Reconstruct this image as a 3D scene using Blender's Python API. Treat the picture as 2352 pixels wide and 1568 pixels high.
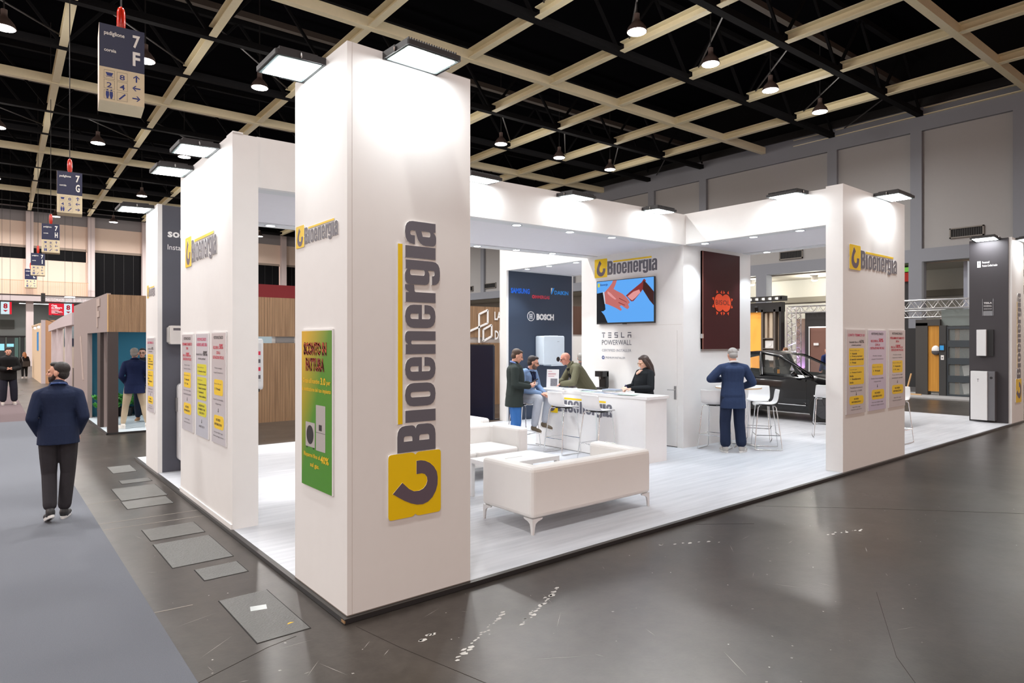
import bpy, bmesh, math, random
from mathutils import Vector, Matrix
random.seed(7)
for o in list(bpy.data.objects): bpy.data.objects.remove(o)
SC = bpy.context.scene
COL = SC.collection
PI = math.pi
# ------------------------------------------------------------------ camera
FPX, CX, CY = 1477.0, 1176.0, 784.0
PT = 0.04                                # top of the stand's platform above the hall floor
YAW = math.radians(50.598)
FW = Vector((math.cos(YAW), math.sin(YAW), 0)); RT = Vector((math.sin(YAW), -math.cos(YAW), 0))
CAM = Vector((-1.940, -4.156, 1.94))
cam = bpy.data.cameras.new('camera'); camo = bpy.data.objects.new('camera', cam); COL.objects.link(camo)
camo.location = CAM; camo.rotation_euler = (PI/2, 0, YAW-PI/2)
cam.sensor_fit = 'HORIZONTAL'; cam.sensor_width = 36; cam.lens = FPX*36/2352; cam.clip_start = .05; cam.clip_end = 400
SC.camera = camo
# ------------------------------------------------------------------ light of the rest of the hall, exposure
w = bpy.data.worlds.new('hall_air'); SC.world = w; w.use_nodes = True
w.node_tree.nodes['Background'].inputs[0].default_value = (1.0, .66, .53, 1)
w.node_tree.nodes['Background'].inputs[1].default_value = 1.0
SC.view_settings.view_transform = 'Standard'; SC.view_settings.look = 'None'
SC.view_settings.gamma = 1; SC.view_settings.use_curve_mapping = False
SC.view_settings.exposure = 0.0
FLOOD = 48.0       # radiance of the flood lights' glass
LAMPW = 350.0      # watts of one hall lamp
SPOT = 22.0        # radiance of the soffit downlights

def ray(x, y): return FW + RT*((x-CX)/FPX) - Vector((0, 0, 1))*((y-CY)/FPX)
def onX(x, y, X): r = ray(x, y); return CAM + r*((X-CAM.x)/r.x)
def onY(x, y, Y): r = ray(x, y); return CAM + r*((Y-CAM.y)/r.y)
def onz(x, y, z=PT): r = ray(x, y); return CAM + r*((z-CAM.z)/r.z)

# ------------------------------------------------------------------ materials
MATS = {}
def mat(name, col, rough=.5, metal=0, spec=.5, emit=None, es=0, alpha=None, trans=0, bump=0, bscale=60, var=0, vscale=8, coat=0, stretch=None):
    if name in MATS: return MATS[name]
    m = bpy.data.materials.new(name); m.use_nodes = True; nt = m.node_tree; b = nt.nodes['Principled BSDF']
    c = tuple(col)+(1,)
    b.inputs['Base Color'].default_value = c; b.inputs['Roughness'].default_value = rough; b.inputs['Metallic'].default_value = metal
    b.inputs['Specular IOR Level'].default_value = spec
    if trans: b.inputs['Transmission Weight'].default_value = trans
    if coat: b.inputs['Coat Weight'].default_value = coat; b.inputs['Coat Roughness'].default_value = .05
    if emit: b.inputs['Emission Color'].default_value = tuple(emit)+(1,); b.inputs['Emission Strength'].default_value = es
    if alpha is not None: b.inputs['Alpha'].default_value = alpha
    tc = nt.nodes.new('ShaderNodeTexCoord'); src = tc.outputs['Object']
    if stretch:
        mp = nt.nodes.new('ShaderNodeMapping'); mp.inputs['Scale'].default_value = stretch; nt.links.new(src, mp.inputs['Vector']); src = mp.outputs['Vector']
    n = nt.nodes.new('ShaderNodeTexNoise'); n.inputs['Scale'].default_value = vscale; n.inputs['Detail'].default_value = 6; nt.links.new(src, n.inputs['Vector'])
    v = var if var else .02
    mx = nt.nodes.new('ShaderNodeMix'); mx.data_type = 'RGBA'
    mx.inputs[6].default_value = tuple(min(1, k*(1-v)) for k in col)+(1,); mx.inputs[7].default_value = tuple(min(1, k*(1+v)) for k in col)+(1,)
    nt.links.new(n.outputs['Fac'], mx.inputs[0]); nt.links.new(mx.outputs[2], b.inputs['Base Color'])
    if bump:
        n2 = nt.nodes.new('ShaderNodeTexNoise'); n2.inputs['Scale'].default_value = bscale; n2.inputs['Detail'].default_value = 4; nt.links.new(src, n2.inputs['Vector'])
        bp = nt.nodes.new('ShaderNodeBump'); bp.inputs['Strength'].default_value = bump; bp.inputs['Distance'].default_value = .01
        nt.links.new(n2.outputs['Fac'], bp.inputs['Height']); nt.links.new(bp.outputs['Normal'], b.inputs['Normal'])
    MATS[name] = m; return m
def emat(name, col, s):
    if name in MATS: return MATS[name]
    return mat(name, (.01, .01, .01), .6, spec=.08, emit=col, es=s)
def S(r, g, b): # sRGB 0-255 to linear
    return tuple(((c/255/12.92) if c <= 10 else ((c/255+.055)/1.055)**2.4) for c in (r, g, b))
WHITE = mat('white_panel', (.80, .80, .79), .55, bump=.02, bscale=140)
SOFFIT = mat('soffit_fabric', (.80, .79, .83), .8)
LGREY = mat('platform_trim_grey', S(140, 140, 140), .35, .6)
BLACK = mat('black_metal', (.012, .012, .013), .45)
DARK = mat('dark_frame', (.02, .019, .02), .5)
GREYW = mat('graphite_panel', S(78, 80, 90), .6, bump=.03, bscale=90)
CHROME = mat('chrome', (.78, .79, .80), .12, 1)
STEEL = mat('brushed_steel', (.55, .55, .55), .3, 1)
ALU = mat('aluminium_truss', (.72, .72, .73), .28, .9)
YEL = mat('yellow_plate', S(238, 200, 0), .4)
LOGOG = mat('logo_grey', S(98, 98, 108), .45)
FOAM = mat('white_foam_edge', (.82, .82, .80), .6)

# ------------------------------------------------------------------ mesh building
class MB:
    def __init__(s): s.v = []; s.f = []; s.m = []
    def add(s, vs, fs, m=0):
        o = len(s.v); s.v += [tuple(p) for p in vs]; s.f += [tuple(i+o for i in f) for f in fs]; s.m += [m]*len(fs); return s
    def box(s, x0, x1, y0, y1, z0, z1, m=0):
        vs = [(x, y, z) for z in (z0, z1) for y in (y0, y1) for x in (x0, x1)]
        return s.add(vs, [(0, 2, 3, 1), (4, 5, 7, 6), (0, 1, 5, 4), (1, 3, 7, 5), (3, 2, 6, 7), (2, 0, 4, 6)], m)
    def prism(s, poly, d, m=0, z0=0):       # polygon in xy (ccw), extruded along z
        n = len(poly); vs = [(p[0], p[1], z0) for p in poly]+[(p[0], p[1], z0+d) for p in poly]
        fs = [tuple(range(n-1, -1, -1)), tuple(range(n, 2*n))]+[(i, (i+1) % n, n+(i+1) % n, n+i) for i in range(n)]
        return s.add(vs, fs, m)
    def bar(s, a, b, wd, ht, m=0, up=(0, 0, 1)):   # box beam from a to b
        a = Vector(a); b = Vector(b); d = (b-a).normalized(); u = Vector(up)
        sd = d.cross(u)
        if sd.length < 1e-4: sd = d.cross(Vector((1, 0, 0)))
        sd.normalize(); u = sd.cross(d).normalized()
        vs = [p+sd*(i*wd/2)+u*(j*ht/2) for p in (a, b) for i, j in ((-1, -1), (1, -1), (1, 1), (-1, 1))]
        return s.add(vs, [(3, 2, 1, 0), (4, 5, 6, 7)]+[(i, (i+1) % 4, 4+(i+1) % 4, 4+i) for i in range(4)], m)
    def tube(s, pts, r, n=8, m=0, caps=True):
        pts = [Vector(p) for p in pts]; k = len(pts); rs = r if isinstance(r, (list, tuple)) else [r]*k
        t0 = (pts[1]-pts[0]).normalized(); u = t0.orthogonal().normalized(); vs = []; fs = []
        for i, p in enumerate(pts):
            t = ((pts[min(i+1, k-1)]-p).normalized()+(p-pts[max(i-1, 0)]).normalized()).normalized()
            u = (u-t*u.dot(t)).normalized(); w_ = t.cross(u)
            vs += [p+(u*math.cos(2*PI*j/n)+w_*math.sin(2*PI*j/n))*rs[i] for j in range(n)]
        for i in range(k-1):
            for j in range(n): a = i*n+j; b = i*n+(j+1) % n; fs.append((a, b, b+n, a+n))
        if caps: fs += [tuple(range(n-1, -1, -1)), tuple(range((k-1)*n, k*n))]
        return s.add(vs, fs, m)
    def lathe(s, prof, n=16, m=0, c=(0, 0, 0), ring=False):     # profile [(r,z)]
        vs = []; fs = []
        for r, z in prof: vs += [(c[0]+r*math.cos(2*PI*j/n), c[1]+r*math.sin(2*PI*j/n), c[2]+z) for j in range(n)]
        K = len(prof)
        for i in range(K if ring else K-1):
            for j in range(n): a = i*n+j; b = i*n+(j+1) % n; q = n*K; fs.append((a, b, (b+n) % q, (a+n) % q))
        if ring: return s.add(vs, fs, m)
        if prof[0][0] > 0: fs.append(tuple(range(n-1, -1, -1)))
        if prof[-1][0] > 0: fs.append(tuple(range((len(prof)-1)*n, len(prof)*n)))
        return s.add(vs, fs, m)
    def ball(s, c, r, n=10, m=0, rot=None):
        if not isinstance(r, (list, tuple)): r = (r, r, r)
        vs = []; fs = []; k = n//2+1
        for i in range(k+1):
            a = PI*i/k
            for j in range(n):
                p = Vector((math.sin(a)*math.cos(2*PI*j/n)*r[0], math.sin(a)*math.sin(2*PI*j/n)*r[1], math.cos(a)*r[2]))
                if rot: p = rot @ p
                vs.append(Vector(c)+p)
        for i in range(k):
            for j in range(n): a = i*n+j; b = i*n+(j+1) % n; fs.append((a, a+n, b+n, b))
        return s.add(vs, fs, m)
    def rbox(s, x0, x1, y0, y1, z0, z1, r, m=0, seg=3):   # box with vertical edges rounded
        return s.prism(rrect(x0, y0, x1, y1, r, seg), z1-z0, m, z0)
    def mesh(s, name, mats):
        me = bpy.data.meshes.new(name); me.from_pydata([tuple(p) for p in s.v], [], s.f)
        for mm in (mats if isinstance(mats, (list, tuple)) else [mats]): me.materials.append(mm)
        me.polygons.foreach_set('material_index', s.m); me.update(); return me
    def build(s, name, mats, parent=None, smooth=False, bevel=0, fix=False):
        me = s.mesh(name, mats)
        if fix or smooth:
            bm = bmesh.new(); bm.from_mesh(me)
            if smooth: bmesh.ops.remove_doubles(bm, verts=bm.verts, dist=1e-5)
            bmesh.ops.recalc_face_normals(bm, faces=bm.faces); bm.to_mesh(me); bm.free()
        o = link(name, me, parent)
        if smooth: shade(me, smooth if smooth is not True else 40)
        if bevel:
            b = o.modifiers.new('bevel', 'BEVEL'); b.width = bevel; b.segments = 3; b.limit_method = 'ANGLE'; b.angle_limit = math.radians(50)
        return o
def shade(me, deg=40):
    me.polygons.foreach_set('use_smooth', [True]*len(me.polygons))
    try: me.set_sharp_from_angle(angle=math.radians(deg))
    except Exception: pass
def link(name, me, parent=None):
    o = bpy.data.objects.new(name, me); COL.objects.link(o)
    if parent is not None: o.parent = parent
    return o
def rrect(x0, y0, x1, y1, r, seg=4):
    out = []
    for cx, cy, a0 in ((x1-r, y0+r, -90), (x1-r, y1-r, 0), (x0+r, y1-r, 90), (x0+r, y0+r, 180)):
        for i in range(seg+1):
            a = math.radians(a0+90*i/seg); out.append((cx+r*math.cos(a), cy+r*math.sin(a)))
    return out
def tag(o, label, cat, group=None):
    o['label'] = label; o['category'] = cat
    if group: o['group'] = group
    return o
def thing(name, label, cat, loc=(0, 0, 0), rz=0, group=None):
    o = link(name, None); o.location = loc; o.rotation_euler = (0, 0, rz); o.empty_display_size = .1
    return tag(o, label, cat, group)
def struct(o): o['kind'] = 'structure'; return o
def place(o, origin, u, v=(0, 0, 1)):      # local x,y,z -> u, v, u x v
    u = Vector(u); v = Vector(v); n = u.cross(v)
    o.matrix_world = Matrix(((u.x, v.x, n.x, origin[0]), (u.y, v.y, n.y, origin[1]), (u.z, v.z, n.z, origin[2]), (0, 0, 0, 1)))
    return o
def copy_tree(o, parent=None):
    c = o.copy(); COL.objects.link(c); c.parent = parent
    for ch in list(o.children): copy_tree(ch, c)
    return c
UX = (0, -1, 0)     # reading direction on walls that face -X
UY = (1, 0, 0)      # reading direction on walls that face -Y
# ------------------------------------------------------------------ flat shapes and lettering
def outline_mesh(contours, depth, key=None):
    """closed 2-D contours (holes included) -> filled, extruded mesh data (verts, faces)"""
    cu = bpy.data.curves.new('outline', 'CURVE'); cu.dimensions = '2D'; cu.fill_mode = 'BOTH'; cu.extrude = depth/2
    for c in contours:
        sp = cu.splines.new('POLY'); sp.points.add(len(c)-1); sp.use_cyclic_u = True
        for p, q in zip(sp.points, c): p.co = (q[0], q[1], 0, 1)
    return curve_data(cu, depth/2)
def curve_data(cu, dz=0):
    o = bpy.data.objects.new('tmp', cu); COL.objects.link(o); bpy.context.view_layer.update()
    me = bpy.data.meshes.new_from_object(o.evaluated_get(bpy.context.evaluated_depsgraph_get()))
    v = [(p.co.x, p.co.y, p.co.z+dz) for p in me.vertices]; f = [tuple(p.vertices) for p in me.polygons]
    bpy.data.objects.remove(o); bpy.data.meshes.remove(me); bpy.data.curves.remove(cu); return v, f
TXT = {}
def text_data(t, bold=0.0, shear=0.0):
    k = (t, bold, shear)
    if k not in TXT:
        cu = bpy.data.curves.new('t', 'FONT'); cu.body = t; cu.size = 1; cu.offset = bold; cu.shear = shear; cu.resolution_u = 2; cu.fill_mode = 'FRONT'
        v, f = curve_data(cu)
        xs = [p[0] for p in v] or [0, 1]; ys = [p[1] for p in v] or [0, 1]
        TXT[k] = (v, f, min(xs), max(xs), min(ys), max(ys))
    return TXT[k]
def put_text(mb, t, x0, y0, x1, y1, z=0, m=0, bold=.015, shear=0, nodesc=True):
    """fit text t into the rectangle"""
    v, f, a, b, c, d = text_data(t, bold, shear)
    sx = (x1-x0)/(b-a); sy = (y1-y0)/(d-c)
    mb.add([(x0+(p[0]-a)*sx, y0+(p[1]-c)*sy, z) for p in v], f, m)
def rnd(pts, seg=4):
    """polygon whose points may carry a corner radius (x, y, r)"""
    out = []; n = len(pts)
    for i in range(n):
        p = pts[i]
        if len(p) < 3 or p[2] <= 0: out.append((p[0], p[1])); continue
        P = Vector(p[:2]); A = Vector(pts[i-1][:2])-P; B = Vector(pts[(i+1) % n][:2])-P
        ra = min(p[2], A.length*.5 if len(pts[i-1]) > 2 else A.length); ra = min(ra, B.length*.5 if len(pts[(i+1) % n]) > 2 else B.length)
        a = P+A.normalized()*ra; b = P+B.normalized()*ra
        for k in range(seg+1):
            t = k/seg; q = a*(1-t)**2+P*2*t*(1-t)+b*t*t; out.append((q.x, q.y))
    return out
# ================================================================== THE SETTING
def concrete():
    m = bpy.data.materials.new('polished_concrete'); m.use_nodes = True; nt = m.node_tree; N = nt.nodes; L = nt.links; b = N['Principled BSDF']
    tc = N.new('ShaderNodeTexCoord')
    def noise(scale, det=8, rough=.6, st=None):
        n = N.new('ShaderNodeTexNoise'); n.inputs['Scale'].default_value = scale; n.inputs['Detail'].default_value = det; n.inputs['Roughness'].default_value = rough
        if st:
            mp = N.new('ShaderNodeMapping'); mp.inputs['Scale'].default_value = st[:3]; mp.inputs['Rotation'].default_value = (0, 0, st[3]); L.new(tc.outputs['Object'], mp.inputs['Vector']); L.new(mp.outputs['Vector'], n.inputs['Vector'])
        else: L.new(tc.outputs['Object'], n.inputs['Vector'])
        return n.outputs['Fac']
    def ramp(f, stops):
        r = N.new('ShaderNodeValToRGB'); e = r.color_ramp.elements
        while len(e) < len(stops): e.new(.5)
        for k, (p, c) in zip(e, stops): k.position = p; k.color = tuple(c)+(1,) if len(c) == 3 else c
        L.new(f, r.inputs[0]); return r.outputs[0]
    def mix(f, a, c):
        x = N.new('ShaderNodeMix'); x.data_type = 'RGBA'
        for s, v in ((0, f), (6, a), (7, c)):
            if isinstance(v, tuple): x.inputs[s].default_value = v+(1,) if len(v) == 3 else v
            elif isinstance(v, float): x.inputs[s].default_value = v
            else: L.new(v, x.inputs[s])
        return x.outputs[2]
    base = ramp(noise(.55, 9, .65), [(.3, S(37, 33, 30)), (.55, S(57, 52, 47)), (.75, S(80, 74, 68))])
    mot = ramp(noise(9, 6, .7), [(.35, S(48, 43, 39)), (.65, S(72, 66, 61))])
    c = mix(.4, base, mot)
    v = N.new('ShaderNodeTexVoronoi'); v.inputs['Scale'].default_value = 7; L.new(tc.outputs['Object'], v.inputs['Vector'])   # flecks of paint
    fl = ramp(v.outputs['Distance'], [(.030, (1, 1, 1)), (.045, (0, 0, 0))]); pick = ramp(noise(3.2, 2), [(.5, (0, 0, 0)), (.52, (1, 1, 1))])
    k = N.new('ShaderNodeMath'); k.operation = 'MULTIPLY'; L.new(fl, k.inputs[0]); L.new(pick, k.inputs[1])
    c = mix(k.outputs[0], c, S(205, 202, 196))
    L.new(c, b.inputs['Base Color'])
    r = N.new('ShaderNodeMapRange'); r.inputs[1].default_value = .3; r.inputs[2].default_value = .75; r.inputs[3].default_value = .27; r.inputs[4].default_value = .36
    L.new(noise(.7, 5, .6), r.inputs[0]); L.new(r.outputs[0], b.inputs['Roughness'])
    b.inputs['Specular IOR Level'].default_value = .46
    bp = N.new('ShaderNodeBump'); bp.inputs['Strength'].default_value = .05; bp.inputs['Distance'].default_value = .01; L.new(noise(35, 5), bp.inputs['Height']); L.new(bp.outputs[0], b.inputs['Normal'])
    return m
CONC = concrete()
floor = struct(MB().box(-34, 36, -26, 66, -.2, 0).build('floor', CONC))
# steel trench covers let into the floor along the aisle (each with its frame gap)
def checker():
    m = mat('checker_plate', S(104, 104, 102), .42, .35, bump=.6, bscale=55, var=.12, vscale=14, stretch=(1, 2.2, 1)); return m
PLATE = checker(); PLATE2 = mat('worn_cover', S(98, 97, 94), .45, .2, bump=.2, bscale=30, var=.14, vscale=9)
GAPM = mat('floor_gap', (.012, .011, .01), .9)
plates = [(-.58, -.235, .075, .945, 0), (-.555, -.218, 1.455, 1.77, 0), (-.69, -.20, 1.937, 2.755, 0), (-.683, -.20, 2.90, 3.36, 1),
          (-.655, -.18, 4.40, 4.83, 1), (-.645, -.145, 4.90, 5.70, 1), (-.485, -.13, 5.96, 6.22, 1), (-.47, -.17, 6.85, 7.46, 1)]
for x0, x1, y0, y1, k in plates:
    g = MB().box(x0-.008, x1+.008, y0-.008, y1+.008, 0, .0012).build('cover_frame', GAPM, floor)
    MB().box(x0, x1, y0, y1, .0008, .004).build('trench_cover', PLATE2 if k else PLATE, floor)
for x0, y0, x1, y1 in ((-1.0, 1.02, -.75, 1.0), (-1.0, 3.9, .0, 3.86), (-1.0, 3.62, -.05, 3.56), (-1, 4.95, -.66, 5.0)):
    MB().bar((x0, y0, .0008), (x1, y1, .0008), .012, .0012).build('floor_joint', mat('joint_scrape', S(140, 133, 125), .6), floor)
for pts in ([(.02, -.10), (.1, -.55), (.35, -1.6), (.9, -3.6)], [(-1.0, -.2), (-.55, -.02), (-.35, .02)], [(5.1, -.12), (6.0, -1.0), (7.2, -2.3)], [(3.9, -.12), (4.4, -.5)], [(1.6, -3.2), (2.4, -2.6), (3.4, -2.1)]):
    MB().tube([(x, y, .0002) for x, y in pts], .0018, 4).build('floor_crack', mat('crack_brown', S(44, 38, 34), .9), floor)
tape = tag(MB().box(0, .11, 0, .085, 0, .0012).build('tape_patch', mat('pale_tape', S(196, 202, 202), .35)), 'pale grey square of tape on the checkered floor cover', 'tape')
tape.location = (-.46, .60, .0041); tape.rotation_euler = (0, 0, -.25)
chip = tag(MB().prism([(0, 0), (.05, .01), (.03, .025), (.012, .02)], .001).build('paint_chip', mat('yellow_paint', S(225, 185, 30), .5)), 'small yellow scrap on the checkered floor cover', 'scrap')
chip.location = (-.335, .22, .0041)
# painted white scrape marks in front of the corner tower
sm = mat('white_scrape', S(205, 203, 198), .6); random.seed(3)
for (ax, ay, bx, by, n) in ((.28, -.92, .95, -.55, 24), (.92, -.78, 1.55, -.47, 26), (.25, -.55, .42, -.52, 6), (4.6, -1.15, 5.1, -1.35, 10), (3.0, -.28, 3.6, -.62, 8)):
    mb = MB()
    for i in range(n):
        t = (i+random.random())/n; x = ax+(bx-ax)*t+random.uniform(-.02, .02); y = ay+(by-ay)*t+random.uniform(-.02, .02); s_ = random.uniform(.008, .03); a0 = random.random()*6
        mb.prism([(x+s_*math.cos(a0+q*PI/2.5)*random.uniform(.5, 1.4), y+s_*.6*math.sin(a0+q*PI/2.5)*random.uniform(.5, 1.2)) for q in range(5)], .0006, 0, .0001)
    o = mb.build('scrape_mark', sm, floor)
random.seed(17); mb = MB(); mk = mat('pale_scuffs', S(150, 146, 140), .55)
for i in range(430):
    r_ = random.random(); d_ = 1.5+9*random.random()**1.6; lx = random.uniform(-.75, .8)*d_; c_ = CAM+FW*d_*1.25+RT*lx
    if c_.x > -.06 and c_.y > -.06 or c_.x < -1.0: continue
    if -.72 < c_.x < -.1 and c_.y > 0: continue
    a = random.random()*PI; L_ = random.uniform(.02, .16) if r_ < .4 else random.uniform(.004, .012); w_ = random.uniform(.0012, .003) if r_ < .4 else L_*random.uniform(.5, .9)
    ux, uy = math.cos(a), math.sin(a)
    mb.add([(c_.x-ux*L_+uy*w_*.4, c_.y-uy*L_-ux*w_*.4, .0006), (c_.x-uy*-w_, c_.y-ux*w_, .0006), (c_.x+ux*L_, c_.y+uy*L_, .0006), (c_.x-uy*w_, c_.y+ux*w_, .0006)], [(0, 1, 2, 3)])
mb.build('scuff_marks', mk, floor)['kind'] = 'stuff'
random.seed(11)
# the aisle carpet
def carpetm(name, c1, c2):
    return mat(name, c1, .95, bump=.55, bscale=420, var=.16, vscale=150, spec=.2)
car_ = tag(MB().box(-5.2, -1.0, -12, 15.5, 0, .006).build('aisle_carpet', carpetm('grey_carpet', S(110, 113, 120), 0)), 'flat grey needle-felt carpet laid along the aisle', 'carpet')
tag(MB().box(-5.2, -1.06, 15.5, 31, 0, .006).build('aisle_carpet', carpetm('mauve_carpet', S(106, 92, 94), 0)), 'mauve brown carpet farther down the aisle past the walking man', 'carpet')

# ------------------------------------------------------------------ platform of the stand
def planks():
    m = bpy.data.materials.new('pale_laminate'); m.use_nodes = True; nt = m.node_tree; N = nt.nodes; L = nt.links; b = N['Principled BSDF']
    tc = N.new('ShaderNodeTexCoord'); mp = N.new('ShaderNodeMapping'); mp.inputs['Scale'].default_value = (.55, 9, 1); L.new(tc.outputs['Object'], mp.inputs['Vector'])
    n = N.new('ShaderNodeTexNoise'); n.inputs['Scale'].default_value = 1.6; n.inputs['Detail'].default_value = 7; n.inputs['Roughness'].default_value = .6; L.new(mp.outputs[0], n.inputs['Vector'])
    r = N.new('ShaderNodeValToRGB'); r.color_ramp.elements[0].position = .3; r.color_ramp.elements[0].color = S(180, 183, 189)+(1,); r.color_ramp.elements[1].position = .72; r.color_ramp.elements[1].color = S(204, 206, 211)+(1,)
    L.new(n.outputs['Fac'], r.inputs[0]); L.new(r.outputs[0], b.inputs['Base Color']); b.inputs['Roughness'].default_value = .42; b.inputs['Specular IOR Level'].default_value = .4
    return m
plat = thing('stand_platform', 'low platform with pale grey streaked boards and a black edge under the stand', 'platform')
MB().box(0.01, 17.45, 0.01, 7.9, .002, PT).build('deck', planks(), plat)
EDG = mat('black_edge', (.02, .02, .022), .38); EDT = mat('edge_trim_dark', S(62, 60, 58), .4, .5); PLY = mat('plywood_edge', S(150, 120, 85), .7)
for nm, a in (('edge_strip', (-.035, 17.48, -.035, .01)), ('edge_strip', (-.035, .01, .01, 7.93)), ('edge_strip', (17.45, 17.48, .01, 7.93)), ('edge_strip', (.01, 17.45, 7.9, 7.93))):
    x0, x1, y0, y1 = a
    e = MB().box(x0, x1, y0, y1, .003, PT-.006).build(nm, EDG, plat)
    MB().box(x0, x1, y0, y1, PT-.006, PT-.001).build('edge_cap', EDT, e)
MB().box(-.038, -.03, -.036, .012, .012, PT-.01).build('ply_end', PLY, plat)

# ------------------------------------------------------------------ ceiling
ceil = struct(MB().box(-34, 31.2, -26, 61, 15.2, 15.5).build('ceiling', mat('black_deck', (.004, .004, .005), 1, spec=0)))
BEAM = mat('beige_beam', S(228, 218, 184), .6, var=.06)
TRB = mat('black_truss', (.007, .007, .008), .95, spec=.1)
YJ = [-8.0, 3.7, 15.0, 26.6, 38.2, 50.0]
def gx(i, Y): return .02+3.82*i+.0175*(Y-14.6)
def gy(y0, X): return y0-.035*X
def channel(mb, a, b, wd=.24, ht=.30):      # a U shaped steel channel, open to one side
    mb.bar(a, b, wd, .03); up = Vector((0, 0, ht))
    a = Vector(a); b = Vector(b); d = (b-a).normalized(); sd = d.cross(Vector((0, 0, 1))).normalized()
    mb.bar(a+up/2+sd*(wd/2-.02), b+up/2+sd*(wd/2-.02), .03, ht); mb.bar(a+up-sd*.0, b+up, wd, .03)
for y0 in YJ[1:]:
    mb = MB(); channel(mb, (gx(-2, y0), gy(y0, -8), 12.0), (30.4, gy(y0, 30.4), 12.0)); mb.build('beam', BEAM, ceil)
cuts = [];
for y0 in YJ: cuts += [y0+3.85, y0+7.7]
for i in range(-1, 9):
    for a, b in zip(cuts[:-1], cuts[1:]):
        if b > 60: continue
        X = gx(i, a); ya = gy(a, X)+.17; yb = gy(b, X)-.17
        if yb < -1 or (i < 3 and yb < 9): continue
        mb = MB(); channel(mb, (gx(i, ya), ya, 12.02), (gx(i, yb), yb, 12.02)); mb.build('beam', BEAM, ceil)
for c in cuts:
    if c < -2 or c > 59: continue
    mb = MB(); A = lambda X, z: (X, gy(c, X), z)
    mb.bar(A(-8, 12.1), A(30.4, 12.1), .26, .22); mb.bar(A(-8, 14.6), A(30.4, 14.6), .2, .2)
    for i in range(-2, 8):
        x = gx(i, c); mb.bar(A(x, 12.1), A(x+1.9, 14.6), .09, .09); mb.bar(A(x+1.9, 14.6), A(x+3.8, 12.1), .09, .09)
    mb.build('truss', TRB, ceil)
PIPE = mat('dull_duct', S(74, 66, 60), .7)
for y0 in (9.2, 20.8, 32.3):
    MB().bar((-8, gy(y0, -8)-.9, 13.6), (30.4, gy(y0, 30.4)-.9, 13.6), .22, .22).build('duct', PIPE, ceil)
    MB().bar((-8, gy(y0, -8)+.9, 14.4), (30.4, gy(y0, 30.4)+.9, 14.4), .10, .10).build('duct', PIPE, ceil)
for i in range(-1, 8):
    for y0 in (8.9, 20.4, 31.9):
        MB().tube([(gx(i, y0)+.1, gy(y0, gx(i, y0))-1.9, 12.25), (gx(i+1, y0)-.1, gy(y0, gx(i+1, y0))+1.9, 12.3)], .03, 6).build('brace_rod', mat('rod_grey', S(60, 58, 58), .5), ceil)
# hall lamps: bell shades on short stems
SHADE = mat('lamp_bell', S(96, 82, 78), .35, .3); LGLOW = emat('lamp_glow', (1.0, .90, .86), 26)
lamp0 = None
ROWN = ['in the row above the car', 'in the second row', 'in the third row', 'in the fourth row', 'in the farthest row', 'in the row behind the viewer', 'in the row overhead']
ORD = ['first', 'second', 'third', 'fourth', 'fifth', 'sixth', 'seventh', 'eighth', 'ninth', 'tenth', 'eleventh', 'twelfth', 'thirteenth', 'fourteenth', 'fifteenth', 'sixteenth']
lme = None
for j, y0 in enumerate((8.95, 20.4, 32.0, 43.4, 55.2, -14.2, -2.65)):
    n_ = 0
    for k in range(-8, 7):
        X = 2.25+3.72*k; Y = y0-.03*X
        if (j == 4 and k > 4) or (j == 5 and k > -2) or (j == 6 and k % 3 != 2): continue  # unseen rows behind and overhead, thinned for the light they give the stand
        n_ += 1
        t = thing('pendant_lamp', 'glowing bell pendant lamp, %s from the left %s' % (ORD[n_-1], ROWN[j]), 'lamp', (X, Y, 11.35), 0, 'bell lamps of the hall')
        if lme is None:
            m1 = MB().lathe([(.30, .0), (.31, .01), (.27, .13), (.17, .26), (.10, .33), (.085, .40), (.085, .55), (0, .55)], 18).mesh('shade', SHADE); shade(m1, 50)
            m2 = MB().lathe([(0, -.012), (.285, -.008), (.285, .0), (0, .0)], 18).mesh('glow_disc', LGLOW)
            m3 = MB().tube([(0, 0, .5), (0, 0, 3.86)], .02, 6).mesh('stem', BLACK)
            la = bpy.data.lights.new('lamp_light', 'AREA'); la.shape = 'DISK'; la.size = .55; la.energy = LAMPW; la.color = (1, .97, .95); la.spread = math.radians(165)
            lu = bpy.data.lights.new('bell_glow', 'POINT'); lu.shadow_soft_size = .42; lu.energy = 130; lu.color = (1, .94, .88)  # added point light that brightens the ceiling beams
            lme = (m1, m2, m3)
        for nm, me in zip(('shade', 'glow_disc', 'stem'), lme): link(nm, me, t)
        lo = bpy.data.objects.new('lamp_light', la); COL.objects.link(lo); lo.parent = t; lo.location = (0, 0, -.03)
        if j < 5 and k > -3: lo = bpy.data.objects.new('bell_glow', lu); COL.objects.link(lo); lo.parent = t; lo.location = (0, 0, .05)

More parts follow.
